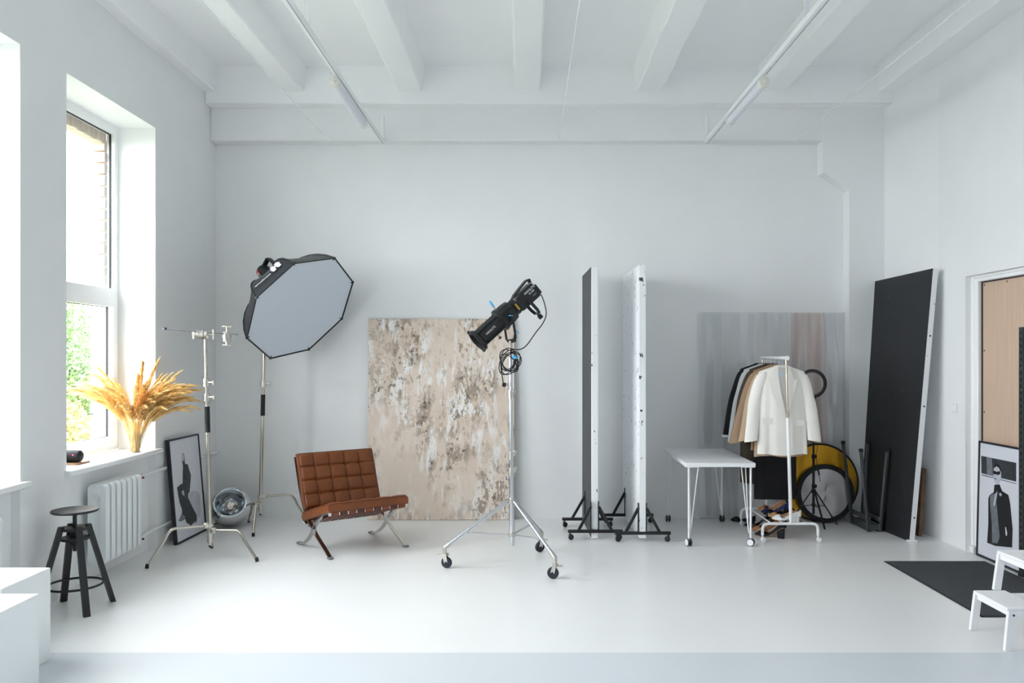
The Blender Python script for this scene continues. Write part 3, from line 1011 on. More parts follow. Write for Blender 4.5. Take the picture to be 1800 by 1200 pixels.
print_poly(pr, p0, n, S7([(236, 244), (243, 238), (251, 262), (254, 296), (248, 318), (238, 312), (233, 276)]), M_INKL, 'printed_face', .0013)
print_poly(pr, p0, n, S7([(222, 622), (246, 604), (254, 672), (232, 650)]), M_INKL, 'printed_hand', .0013)
print_poly(pr, p0, n, S7([(200, 905), (228, 850), (262, 868), (262, 895), (225, 918)]), M_INKM, 'printed_hem', .0013)

bl = V(3.872, 6.86, .003); br = V(3.872, 6.235, .003); tl = V(3.895, 6.86, .985)
pt_, pr, p0, n = framed('framed_print', 'black framed fashion print of a standing person in sunglasses leaning on the door board', bl, br, tl, .025, .016, 1)
S6 = lambda L: [(1700 + x / 5.45, 760 + y / 5.45) for x, y in L]
print_poly(pr, p0, n, S6([(135, 222), (470, 290), (470, 470), (335, 438), (250, 418), (137, 388)]), M_INK, 'printed_wall', .0006)
print_poly(pr, p0, n, S6([(186, 234), (236, 244), (250, 418), (190, 404)]), M_INKM, 'printed_column', .0009)
print_poly(pr, p0, n, S6([(137, 400), (470, 486), (470, 492), (137, 408)]), M_INK, 'printed_line', .0008)
print_poly(pr, p0, n, S6([(262, 500), (310, 495), (335, 560), (395, 597), (412, 680), (425, 820), (436, 920), (430, 1100), (270, 1085), (192, 1055), (203, 870), (203, 630), (215, 600), (255, 570)]), M_INKB, 'printed_coat', .0010)
print_poly(pr, p0, n, S6([(218, 605), (258, 580), (268, 590), (285, 700), (298, 850), (312, 1000), (290, 1062), (240, 1055), (238, 880), (222, 720)]), M_INKM, 'printed_coat_front', .0014)
print_poly(pr, p0, n, S6([(268, 590), (292, 560), (280, 640), (262, 712), (250, 690)]), M_INKL, 'printed_shirt', .0017)
print_poly(pr, p0, n, S6([(258, 330), (280, 312), (310, 325), (326, 370), (325, 430), (312, 470), (300, 500), (272, 495), (258, 460), (250, 400)]), M_INKL, 'printed_face', .0014)
print_poly(pr, p0, n, S6([(252, 335), (262, 310), (285, 296), (312, 318), (328, 362), (322, 378), (305, 338), (280, 322), (264, 338)]), M_INKB, 'printed_hair', .0017)
print_poly(pr, p0, n, S6([(250, 362), (285, 375), (318, 368), (318, 400), (290, 408), (276, 398), (258, 402), (248, 385)]), M_INKB, 'printed_sunglasses', .0018)
print_poly(pr, p0, n, S6([(262, 440), (282, 440), (280, 448), (262, 447)]), M_INK, 'printed_mouth', .0018)
print_poly(pr, p0, n, S6([(364, 905), (372, 905), (384, 960), (380, 990), (370, 985)]), M_PAPER, 'printed_gap', .0017)
print_poly(pr, p0, n, S6([(305, 585), (318, 576), (334, 590), (325, 612), (312, 605)]), M_INKL, 'printed_brooch', .0017)

# ------------------------------------------------------------------ mirror ball lamp on the floor
gl = thing('mirror_lamp', 'chrome globe lamp with an open mirrored face lying on the floor', 'lamp', F(405, 924.5))
gp = F(405, 924.5)
gc = gp + V(0, 0, .197)
ax = V(.24, -.80, .50).normalized()
gx = V(0, 0, 1).cross(ax).normalized()
GM = frame_of(gc, gx, ax.cross(gx))
RR = .197
prof = [(max(1e-5, RR * math.sin(a)), -RR * math.cos(a)) for a in [PI * i / 30 for i in range(0, 22)]]
rim = prof[-1]
m = MB(); m.lathe(prof + [(rim[0] - .006, rim[1] + .002)], 40, GM, caps=False); m.build('chrome_shell', mat('polished_chrome', (225, 226, 228), .06, 1.0), gl)
mi = mat('smoked_mirror', (188, 197, 204), .05, 1.0)
m = MB()
vs_, fs = [], []
NR, NA = 14, 48
for i in range(NR + 1):
    u = i / NR
    rr = (rim[0] - .004) * (1 - u) + .02 * u
    dz = rim[1] - .16 * math.sin(u * PI / 2) ** 1.3 + .018 * math.sin(u * 10)
    for k in range(NA):
        a = 2 * PI * k / NA
        w = 1 + .10 * math.sin(2 * a + 1 + u * 3) * u * (1 - u) * 2 + .06 * math.sin(3 * a + u * 5) * (1 - u) * u * 4
        vs_.append(GM @ V(rr * w * math.cos(a), rr * w * math.sin(a), dz + .016 * math.sin(3 * a + 5 * u) * u * (1 - u) * 4))
for i in range(NR):
    for k in range(NA):
        fs.append((i * NA + k, i * NA + (k + 1) % NA, (i + 1) * NA + (k + 1) % NA, (i + 1) * NA + k))
m.add(vs_, fs); m.build('mirrored_bowl', mi, gl, angle=80)
m = MB(); m.lathe([(.052, rim[1] - .15), (.058, rim[1] - .10), (.05, rim[1] - .06), (.035, rim[1] - .05), (.0001, rim[1] - .048)], 24, GM); m.build('bulb_cup', mat('lamp_bulb_chrome', (205, 196, 190), .12, 1.0), gl)
m = MB(); m.sweep(catmull([gc - ax * .19, gc - ax * .22 + V(-.02, 0, -.06), V(gp.x - .10, gp.y + .14, .01), V(gp.x - .2, gp.y + .05, .006), V(gp.x - .17, gp.y - .09, .006)], 6), .005, 6); m.build('cord', M_BLACKGASKET, gl)

# ------------------------------------------------------------------ tufted leather lounge chair
ch = thing('lounge_chair', 'tufted brown leather lounge chair on crossed chrome legs', 'chair', (-1.575, 7.205, 0), math.atan2(.6, .8))
M_LEATH = mat('cognac_leather', (120, 62, 20), .42, vary=.12, vscale=5, bump=.12, bscale=70)
M_LEATHD = mat('dark_leather_edge', (84, 40, 20), .5)
M_STEEL = mat('polished_steel_bar', (205, 205, 205), .14, 1.0)
CW = .75
def cushion(w, h, t, nx, ny):
    """tufted cushion: x -w/2..w/2, y 0..h, front face towards +z"""
    m = MB()
    K = 10
    ix, iy = nx * K, ny * K
    vs_, fs = [], []
    for j in range(iy + 1):
        for i in range(ix + 1):
            u, v = i / ix, j / iy
            fu, fv = u * nx, v * ny
            du = abs(fu - round(fu)); dv = abs(fv - round(fv))
            bu = 0 if round(fu) in (0, nx) else 1
            bv = 0 if round(fv) in (0, ny) else 1
            z = t
            z += .010 * (min(1, du / .5) ** .5 * min(1, dv / .5) ** .5)
            z -= .009 * math.exp(-(du / .06) ** 2) * bu + .009 * math.exp(-(dv / .06) ** 2) * bv
            z -= .012 * math.exp(-((du ** 2 + dv ** 2) / .03)) * bu * bv
            e = min(u * w, (1 - u) * w, v * h, (1 - v) * h)
            z -= .016 * max(0, 1 - e / .02) ** 2
            vs_.append((-w / 2 + u * w, v * h, z))
    for j in range(iy):
        for i in range(ix):
            a = j * (ix + 1) + i
            fs.append((a, a + 1, a + ix + 2, a + ix + 1))
    o = len(vs_)
    # side walls
    loop = [i for i in range(ix + 1)] + [j * (ix + 1) + ix for j in range(1, iy + 1)] + [iy * (ix + 1) + i for i in range(ix - 1, -1, -1)] + [j * (ix + 1) for j in range(iy - 1, 0, -1)]
    n = len(loop)
    for z in (t * .5, .006, 0):
        for k in loop:
            x, y, _ = vs_[k]
            cx, cy = 0, h / 2
            g = .004 if z == t * .5 else (-.006 if z == 0 else 0)
            vs_.append((x + (g if x > 0 else -g) * (abs(x) > w / 2 - 1e-6), y + (g if y > cy else -g) * (y < 1e-6 or y > h - 1e-6), z))
    rings = [loop, list(range(o, o + n)), list(range(o + n, o + 2 * n)), list(range(o + 2 * n, o + 3 * n))]
    for a, b in zip(rings[:-1], rings[1:]):
        for k in range(n):
            fs.append((a[k], a[(k + 1) % n], b[(k + 1) % n], b[k]))
    fs.append(tuple(rings[-1]))
    m.add(vs_, fs)
    return m
def dress_cushion(name, M, w, h, t, nx, ny):
    m = cushion(w, h, t, nx, ny)
    m.v = [M @ p for p in m.v]
    cu = m.build(name, M_LEATH, ch, local=True, angle=50)
    m = MB()
    per = [(-w / 2 + .004, .004), (w / 2 - .004, .004), (w / 2 - .004, h - .004), (-w / 2 + .004, h - .004)]
    for zz in (t - .010, .006):
        pp = []
        for k in range(4):
            a, b = V(*per[k], zz), V(*per[(k + 1) % 4], zz)
            pp += [a.lerp(b, .02), a.lerp(b, .5), a.lerp(b, .98)]
        m.sweep([M @ p for p in pp], .0042, 6, closed=True)
    m.build('piping', M_LEATHD, cu, local=True)
    for i in range(1, nx):
        x = -w / 2 + w * i / nx
        pp = []
        for j in range(ny):
            pp += [M @ V(x, h * (j + .06) / ny, t - .006), M @ V(x, h * (j + .5) / ny, t + .0015), M @ V(x, h * (j + .94) / ny, t - .006)]
        m = MB(); m.sweep(pp, .0022, 5); m.build('welt_seam', mat('light_stitch', (168, 104, 62), .6), cu, local=True)
    for i in range(1, nx):
        for j in range(1, ny):
            m = MB(); m.ball(M @ V(-w / 2 + w * i / nx, h * j / ny, t - .016), .011, 10, 6); m.build('button', M_LEATHD, cu, local=True)
    return cu
# local frame: x width, -y forward. helper: (x, s, z) with s forward
L3 = lambda x, s, z: V(x, -s, z)
bvec = (L3(0, -.420, .800) - L3(0, -.235, .325))
Mb = frame_of(L3(0, -.235, .325), V(1, 0, 0), bvec)        # y up along the back, z forward
dress_cushion('back_cushion', Mb, .74, bvec.length, .075, 5, 4)
svec = L3(0, .365, .392) - L3(0, -.225, .228)
Ms = frame_of(L3(0, .365, .392), V(-1, 0, 0), -svec)       # y runs to the back
if (Ms.to_3x3() @ V(0, 0, 1)).z < 0:
    Ms = frame_of(L3(0, .365, .392), V(1, 0, 0), -svec)
dress_cushion('seat_cushion', Ms, .75, svec.length, .082, 5, 5)
for sx in (-1, 1):
    x = sx * .357
    m = MB()
    long_ = bez(L3(x, .345, .010), L3(x, .20, .09), L3(x, .05, .13), L3(x, -.03, .20), 14)[:-1] + bez(L3(x, -.03, .20), L3(x, -.17, .26), L3(x, -.30, .40), L3(x, -.437, .78), 14)
    m.ribbon(long_, .035, .013, (1, 0, 0)); m.build('back_leg_bar', M_STEEL, ch, local=True, angle=50)
    m = MB()
    short = bez(L3(x, -.345, .008), L3(x, -.20, .02), L3(x, -.10, .10), L3(x, -.02, .185), 12)[:-1] + bez(L3(x, -.02, .185), L3(x, .09, .30), L3(x, .20, .355), L3(x, .355, .385), 12)
    m.ribbon(short, .035, .013, (1, 0, 0)); m.build('seat_leg_bar', M_STEEL, ch, local=True, angle=50)
    for s_ in (.35, -.35):
        m = MB(); m.box(L3(x, s_, .009), (.042, .05, .018), None, .004); m.build('foot_pad', mat('grey_foot_pad', (120, 116, 122), .5), ch, local=True)
for (s_, z, nm) in ((.35, .378, 'front_rail'), (-.225, .215, 'seat_rear_rail'), (-.437, .76, 'back_rail')):
    m = MB(); m.box(L3(0, s_, z), (.75, .012, .03), None, .003); m.build(nm, M_STEEL, ch, local=True)
for k in range(9):
    x = -.315 + k * .0787
    m = MB()
    m.ribbon([L3(x, .362, .392), L3(x, .364, .37), L3(x, .345, .358), L3(x, .0, .272), L3(x, -.22, .200), L3(x, -.236, .215), L3(x, -.23, .232)], .062, .004, (1, 0, 0))
    m.build('seat_strap', M_LEATHD if k % 2 else mat('brown_strap', (120, 58, 28), .5), ch, local=True)
for k in range(7):
    z0 = .30 + k * .068
    s0 = -.235 - .185 * (z0 - .325) / .475 - .012
    m = MB(); m.box(L3(0, s0, z0 + .02), (.70, .004, .04), None, 0); m.build('back_strap', M_LEATHD, ch, local=True)

# ------------------------------------------------------------------ painted backdrop
bk = thing('painted_backdrop', 'large beige and taupe distressed painted backdrop board leaning on the back wall', 'backdrop', (-.90, 8.335, 0))
def backdrop_mat():
    m = bpy.data.materials.new('distressed_paint')
    m.use_nodes = True
    nt = m.node_tree
    b = nt.nodes['Principled BSDF']
    b.inputs['Roughness'].default_value = .7
    tc = nt.nodes.new('ShaderNodeTexCoord')
    def noise_(scale, st, det=6, rough=.6, dist=0.0):
        mp = nt.nodes.new('ShaderNodeMapping')
        mp.inputs['Scale'].default_value = st
        n = nt.nodes.new('ShaderNodeTexNoise')
        n.inputs['Scale'].default_value = scale
        n.inputs['Detail'].default_value = det
        n.inputs['Roughness'].default_value = rough
        n.inputs['Distortion'].default_value = dist
        nt.links.new(tc.outputs['Object'], mp.inputs[0])
        nt.links.new(mp.outputs[0], n.inputs['Vector'])
        return n.outputs['Fac']
    def ramp(sock, a, c, inv=False):
        r = nt.nodes.new('ShaderNodeValToRGB')
        r.color_ramp.elements[0].position = a
        r.color_ramp.elements[1].position = c
        nt.links.new(sock, r.inputs[0])
        return r.outputs[0]
    def mul(a, c):
        q = nt.nodes.new('ShaderNodeMath'); q.operation = 'MULTIPLY'
        nt.links.new(a, q.inputs[0]); nt.links.new(c, q.inputs[1])
        return q.outputs[0]
    cur = None
    def over(col, mask, strength=1.0):
        nonlocal cur
        mx = nt.nodes.new('ShaderNodeMix'); mx.data_type = 'RGBA'
        if strength != 1.0:
            q = nt.nodes.new('ShaderNodeMath'); q.operation = 'MULTIPLY'; q.inputs[1].default_value = strength
            nt.links.new(mask, q.inputs[0]); mask = q.outputs[0]
        nt.links.new(mask, mx.inputs['Factor'])
        if isinstance(cur, tuple):
            mx.inputs['A'].default_value = cur
        else:
            nt.links.new(cur, mx.inputs['A'])
        mx.inputs['B'].default_value = (*lin(col), 1)
        cur = mx.outputs['Result']
    cur = (*lin((224, 207, 192)), 1)
    over((208, 188, 170), ramp(noise_(1.6, (1, 1, .55)), .42, .68))
    over((230, 216, 204), ramp(noise_(2.6, (1.2, 1, .6), 5), .48, .62))
    over((184, 166, 150), ramp(noise_(5, (1.6, 1, .7), 7, .7), .56, .66), .7)
    over((240, 237, 234), mul(ramp(noise_(4.2, (2.0, 1, .55), 6, .62, .4), .53, .57), ramp(noise_(1.3, (1, 1, .5)), .38, .52)))
    blotch = ramp(noise_(1.5, (1.3, 1, .6), 3), .44, .56)
    over((164, 146, 130), mul(ramp(noise_(4.6, (1.6, 1, .85), 8, .68), .52, .55), blotch), .95)
    over((138, 116, 88), mul(ramp(noise_(16, (1.4, 1, .6), 6, .7), .54, .58), ramp(noise_(1.1, (1.2, 1, .5), 2), .46, .58)), .85)
    over((98, 84, 72), mul(ramp(noise_(20, (1.2, 1, .8), 5, .72), .56, .60), blotch), .95)
    over((236, 234, 231), mul(ramp(noise_(11, (2.4, 1, .5), 5, .7), .56, .59), ramp(noise_(1.7, (1, 1, .4), 2), .46, .6)), .9)
    nt.links.new(cur, b.inputs['Base Color'])
    bp = nt.nodes.new('ShaderNodeBump'); bp.inputs['Strength'].default_value = .3; bp.inputs['Distance'].default_value = .006
    nt.links.new(noise_(14, (1.5, 1, .7), 6, .7), bp.inputs['Height'])
    nt.links.new(bp.outputs[0], b.inputs['Normal'])
    return m
a = R(1.9)
BM = Matrix.Translation((-.90, 8.325, .002)) @ Matrix.Rotation(-a, 4, 'X')
m = MB(); m.M = BM; m.bb(-.762, .775, 0, .022, 0, 2.105, .003); m.build('painted_board', backdrop_mat(), bk)
m = MB(); m.M = BM
for x in (-.72, .72):
    m.bb(x - .02, x + .02, .022, .038, .02, 2.08)
m.bb(-.72, .72, .022, .038, 2.04, 2.08); m.bb(-.72, .72, .022, .038, .02, .06)
m.build('back_battens', mat('raw_pine', (190, 160, 120), .7), bk)

# ------------------------------------------------------------------ wheeled stand and spotlight
def caster(parent, pos, r, w, yaw, wheelmat, forkmat, plate=True, top=None):
    """swivel caster: fork is the part, wheel its sub-part"""
    pos = Vector(pos)
    rm = Matrix.Rotation(yaw, 4, 'Z')
    ctr = V(pos.x, pos.y, r + .001)
    top = top if top is not None else r * 2 + .03
    ax_ = rm.to_3x3() @ V(0, 1, 0)
    fw = rm.to_3x3() @ V(1, 0, 0)
    m = MB()
    for sg in (-1, 1):
        m.bar(ctr + ax_ * sg * (w / 2 + .004), V(pos.x, pos.y, top - .012) + ax_ * sg * (w / 2 + .002) + fw * r * .35, .003, r * .7, up=fw)
    m.box(V(pos.x, pos.y, top - .01) + fw * r * .35, (r * 1.0, w + .012, .006), rm.to_3x3(), .001)
    m.cyl(V(pos.x, pos.y, top - .01) + fw * r * .35, V(pos.x, pos.y, top + .012) + fw * r * .35, .008, n=10)
    fk = m.build('caster', forkmat, parent)
    m = MB()
    WMx = Matrix.Translation(ctr) @ rm @ Matrix.Rotation(PI / 2, 4, 'X')
    m.lathe([(r * .35, -w / 2), (r * .9, -w / 2), (r, -w / 4), (r, w / 4), (r * .9, w / 2), (r * .35, w / 2)], 24, WMx)
    m.cyl(ctr - ax_ * (w / 2 + .006), ctr + ax_ * (w / 2 + .006), r * .22, n=10)
    m.build('wheel', wheelmat, fk)
    return fk
M_TYRE = mat('navy_black_tyre', (34, 36, 50), .6)
M_ALU = mat('bright_aluminium', (208, 212, 218), .22, 1.0)
SB = V(-.115, 6.51, 0)
ss = thing('rolling_light_stand', 'tall chrome tripod light stand on casters carrying the black spotlight', 'light stand', SB)
axx = (P(897.5, 604, 6.51) - V(SB.x, SB.y, .165)).normalized()
S0 = V(SB.x, SB.y, .165)
for (z0, z1, r_) in ((0, .60, .021), (.55, .72, .0185), (.7, 1.23, .016), (1.2, 1.64, .013)):
    m = MB(); m.cyl(S0 + axx * z0, S0 + axx * z1, r_, n=18); m.build('tube', M_ALU, ss)
m = MB(); m.cyl(S0 + axx * 1.585, S0 + axx * 1.67, .0145, n=14); m.build('spigot', M_NICKEL, ss)
for (z, r_) in ((.60, .021), (.735, .0185), (1.235, .016)):
    m = MB(); m.cyl(S0 + axx * (z - .035), S0 + axx * (z + .03), r_ + .007, n=18); m.box(S0 + axx * z + V(.028, -.01, .02), (.03, .02, .05), Matrix.Rotation(.4, 3, 'Y'), .004)
    c_ = m.build('collar', M_GRIP, ss)
feetS = [(F(785, 998), PI * .9), (F(972, 1017), -.3), (F(949, 970), .5)]
hubU = S0 + axx * .36
m = MB(); m.cyl(hubU - V(0, 0, .02), hubU + V(0, 0, .025), .032, n=18); m.build('leg_hub', M_GRIP, ss)
m = MB(); hl = S0 + axx * .09; m.cyl(hl - V(0, 0, .015), hl + V(0, 0, .015), .03, n=18); m.build('brace_hub', M_GRIP, ss)
for f, yaw in feetS:
    d = V(f.x - SB.x, f.y - SB.y, 0)
    dn = d.normalized()
    top = hubU + dn * .035
    fwv = V(math.cos(yaw), math.sin(yaw), 0) * .016
    bot = V(f.x, f.y, .165) + fwv
    m = MB(); m.cyl(top, bot, .0145, n=14); lg = m.build('leg', M_ALU, ss)
    m = MB(); m.sweep([bot + (top - bot).normalized() * .06, bot, bot - V(0, 0, .038)], [.018, .019, .017], 12); m.build('leg_end', M_GRIP, lg)
    q = top.lerp(bot, .68)
    m = MB(); m.bar(hl + dn * .03, q, .022, .006, bev=.001); m.build('brace', M_ALU, ss)
    fk = caster(ss, (f.x, f.y, 0), .045, .024, yaw, M_TYRE, M_GRIP, top=.125)
    m = MB(); fw = V(math.cos(yaw), math.sin(yaw), 0)
    m.bar(V(f.x, f.y, .108) - fw * .02, V(f.x, f.y, .102) + fw * .075, .03, .007, bev=.002); m.build('brake_lever', M_GRIP, fk)

spt = thing('spotlight', 'black studio spotlight with a long projection barrel on the wheeled stand', 'spotlight', S0 + axx * 1.66)
pv = P(891, 552, 6.51)
fd = V(-.699, -.28, -.664).normalized()          # towards the front lens
sd = fd.cross(V(0, 0, 1)).normalized()           # sideways
if sd.y > 0:
    sd = -sd                                     # side facing the camera
up = sd.cross(fd)
if up.z < 0:
    up = -up
AX = frame_of(pv, up, fd.cross(up))              # local z = fd
AX = Matrix.Translation(pv) @ Matrix((up, fd.cross(up), fd)).transposed().to_4x4()
lp = lambda a, s_, u: pv + fd * a + sd * s_ + up * u
M_SPOT = mat('black_lamp_housing', (17, 18, 21), .4)
M_BLUE = mat('cyan_lever', (70, 175, 225), .45)
m = MB(); m.lathe([(.066, .09), (.078, .095), (.078, .315), (.074, .32)], 10, AX); bar_ = m.build('lens_barrel', M_SPOT, spt, angle=20)
m = MB(); m.lathe([(.080, .305), (.098, .318), (.098, .345), (.080, .350), (.074, .33), (.07, .25), (.0001, .248)], 30, AX); m.build('lens_rim', M_SPOT, spt)
m = MB(); m.lathe([(.0001, .262), (.045, .26), (.069, .252)], 30, AX); m.build('lens', mat('dark_lens', (10, 12, 18), .05, spec=.8), spt)
for a_ in (.6, 2.7, 4.6):
    m = MB(); q = AX @ V(.096 * math.cos(a_), .096 * math.sin(a_), .333); dq = (q - (pv + fd * .333)).normalized()
    m.box(q + dq * .008, (.028, .035, .02), Matrix((dq, fd.cross(dq), fd)).transposed(), .003); m.build('filter_clip', M_SPOT, spt)
for k in range(4):
    a_ = .78 + k * PI / 2
    m = MB(); m.cyl(AX @ V(.079 * math.cos(a_), .079 * math.sin(a_), .10), AX @ V(.079 * math.cos(a_), .079 * math.sin(a_), .30), .006, n=8); m.build('barrel_rib', M_SPOT, bar_)
m = MB(); m.lathe([(.06, -.075), (.088, -.05), (.094, .0), (.094, .06), (.086, .085), (.07, .098)], 12, AX); m.build('shutter_body', M_SPOT, spt, angle=25)
m = MB(); m.lathe([(.095, .058), (.100, .062), (.100, .082), (.09, .088)], 30, AX); m.build('shutter_ring', M_SPOT, spt)
for (a_, s_, u_, ln) in ((.055, .02, .10, .075), (.02, .10, -.005, .03), (.04, .03, -.10, .07)):
    base = lp(a_, s_ * .9, u_ * .9)
    dirr = (sd * s_ + up * u_).normalized()
    m = MB(); m.bar(base, base + dirr * ln + fd * .0, .018, .003); lv = m.build('shutter_lever', M_GRIP, spt)
    m = MB(); m.bar(base + dirr * ln * .45, base + dirr * (ln + .02), .026, .007, bev=.002); m.build('lever_tip', M_BLUE, lv)
m = MB(); m.lathe([(.055, -.115), (.068, -.11), (.070, -.085), (.066, -.07)], 30, AX); m.build('mount_ring', M_SPOT, spt)
m = MB(); m.bar(lp(-.088, .069, -.03), lp(-.088, .069, .03), .012, .003, up=sd); m.build('yellow_mark', mat('yellow_mark', (210, 170, 30), .5), spt)
rmx = Matrix((fd, sd, up)).transposed()
m = MB(); m.box(lp(-.215, 0, 0), (.215, .118, .132), rmx, .012); rb = m.build('rear_housing', M_SPOT, spt)
m = MB(); m.box(lp(-.33, 0, -.012), (.03, .09, .09), rmx, .006); m.build('back_plate', M_SPOT, rb)
m = MB()
m.ribbon([lp(-.12, 0, .062), lp(-.15, 0, .076), lp(-.22, 0, .088), lp(-.31, 0, .100), lp(-.335, 0, .092), lp(-.325, 0, .062)], .05, .014, sd); m.build('carry_handle', M_SPOT, spt)
for k in range(5):
    m = MB(); m.box(lp(-.155 - k * .012, .0592, -.035), (.005, .002, .04), rmx); m.build('vent_slot', mat('vent_dark', (6, 6, 8), .7), rb)
for sg in (-1, 1):
    m = MB(); m.cyl(lp(-.005, sg * .085, 0), lp(-.005, sg * .125, 0), .02, n=16); m.build('tilt_knob', M_SPOT, spt)
ytop = S0 + axx * 1.665
sdh = V(sd.x, sd.y, 0).normalized()
m = MB()
m.ribbon([lp(-.005, .108, 0), ytop + sdh * .108 + V(0, 0, .05), ytop + sdh * .09 + V(0, 0, .008), ytop + V(0, 0, .003), ytop - sdh * .09 + V(0, 0, .008), ytop - sdh * .108 + V(0, 0, .05), lp(-.005, -.108, 0)], .034, .006, fd.cross(sdh))
m.build('yoke', M_SPOT, spt)
# second yoke with its knob, below the rear housing
dn_ = (-up * .75 - fd * .3 + V(0, 0, -.35)).normalized()
m = MB()
y0 = lp(-.20, 0, -.02)
m.ribbon([y0 + sd * .066, y0 + sd * .066 + dn_ * .11, y0 + sd * .045 + dn_ * .15, y0 - sd * .045 + dn_ * .15, y0 - sd * .066 + dn_ * .11, y0 - sd * .066], .026, .006, fd)
m.build('rear_yoke', M_SPOT, spt)
m = MB(); q = y0 + dn_ * .15; m.cyl(q, q + dn_ * .035, .012, n=10); m.cyl(q + dn_ * .02, q + dn_ * .052, .021, n=8); m.build('yoke_knob', M_SPOT, spt)
m = MB(); q = lp(.18, .03, -.075); m.cyl(q, q - up * .02, .004, n=8); m.cyl(q - up * .02, q - up * .03, .014, n=10); m.build('focus_screw', M_SPOT, bar_)
# lettering
sA = AX.to_3x3()
lettering('NANLITE', .025, frame_of(lp(.215, .0795, .008), -fd, up) if (fd.cross(up)).dot(sd) < 0 else frame_of(lp(.215, .0795, .008), -fd, up), M_MAT_WHITEPRINT, bar_)
lettering('NANLITE', .029, frame_of(lp(-.262, .0598, .034), -fd, up), M_MAT_WHITEPRINT, rb)
lettering('FS-300', .021, frame_of(lp(-.265, .0598, .008), -fd, up), M_MAT_WHITEPRINT, rb)
lettering('5600K', .015, frame_of(lp(-.275, .0598, -.024), -fd, up), mat('dim_print', (150, 160, 160), .6), rb)

cb = thing('power_cable', 'black power cable looping from the spotlight and coiled on the stand', 'cable', P(896, 632, 6.47))
C2 = lambda L, Y: [P(810 + x / 8.57, 485 + y / 8.57, Y + i * .0) for i, (x, y) in enumerate(L)]
q = [lp(-.345, 0, -.02)] + C2([(1190, 245), (1225, 290), (1270, 450), (1285, 590), (1230, 720), (1130, 850), (1010, 1020), (930, 1090), (850, 1108), (780, 1100), (745, 1130)], 6.47)
q[1].y = 6.58; q[2].y = 6.57
m = MB(); m.sweep(catmull(q, 6), .0045, 7); m.build('lead', M_BLACKGASKET, cb)
rnd = random.Random(5)
cc = P(896, 634, 6.475)
for k in range(7):
    r1, r2, ph = rnd.uniform(.055, .085), rnd.uniform(.065, .10), rnd.uniform(0, 6)
    tilt = rnd.uniform(-.5, .5)
    o_ = V(rnd.uniform(-.02, .02), -.015 + rnd.uniform(-.02, .012), rnd.uniform(-.02, .015))
    m = MB()
    m.sweep([cc + o_ + V(r1 * math.cos(a_) + tilt * .04 * math.sin(a_), .018 * math.sin(2 * a_ + ph), r2 * math.sin(a_) + tilt * .05 * math.cos(a_)) for a_ in [2 * PI * i / 22 for i in range(22)]], .0042, 6, closed=True)
    m.build('coil_loop', M_BLACKGASKET, cb)
m = MB(); m.sweep([P(904 + 4.5 * math.cos(a_) + 3, 641 + 12 * math.sin(a_), 6.45) for a_ in [2 * PI * i / 16 for i in range(16)]], .004, 6, closed=True); m.build('coil_loop', M_BLACKGASKET, cb)
m = MB(); m.sweep(catmull([P(880, 632, 6.45), P(881, 650, 6.45), P(883, 663, 6.45), P(884.5, 672, 6.45)], 5), .0042, 6); m.build('lead', M_BLACKGASKET, cb)
m = MB(); c_ = P(886, 676, 6.45); m.box(c_, (.032, .03, .035), Matrix.Rotation(.15, 3, 'Y'), .006); m.cyl(c_ + V(.014, 0, -.004), c_ + V(.034, 0, -.004), .0025, n=6); m.cyl(c_ + V(.014, 0, .008), c_ + V(.034, 0, .008), .0025, n=6); m.build('plug', M_PLASTICBLK, cb)
m = MB(); m.box(P(905.5, 627.5, 6.45), (.04, .03, .03), Matrix.Rotation(.2, 3, 'Y'), .006); m.build('hook_and_loop_tie', M_BLUE, cb)

# ------------------------------------------------------------------ rolling V-flat panels
def chipped(name, rgb, chip, amount, scale):
    m = bpy.data.materials.new(name); m.use_nodes = True
    nt = m.node_tree; b = nt.nodes['Principled BSDF']; b.inputs['Roughness'].default_value = .55
    tc = nt.nodes.new('ShaderNodeTexCoord'); mp = nt.nodes.new('ShaderNodeMapping'); mp.inputs['Scale'].default_value = (1, 1, .55)
    n = nt.nodes.new('ShaderNodeTexNoise'); n.inputs['Scale'].default_value = scale; n.inputs['Detail'].default_value = 2.5
    r = nt.nodes.new('ShaderNodeValToRGB'); r.color_ramp.elements[0].position = amount; r.color_ramp.elements[1].position = amount + .02
    r.color_ramp.elements[0].color = (*lin(rgb), 1); r.color_ramp.elements[1].color = (*lin(chip), 1)
    nt.links.new(tc.outputs['Object'], mp.inputs[0]); nt.links.new(mp.outputs[0], n.inputs['Vector']); nt.links.new(n.outputs['Fac'], r.inputs[0]); nt.links.new(r.outputs[0], b.inputs['Base Color'])
    return m
M_VW = chipped('chipped_white_foam_board', (236, 238, 240), (70, 74, 80), .675, 26)
M_VB = mat('dark_grey_foam_board', (58, 60, 64), .6, vary=.12, vscale=12, stretch=(1, 1, .2))
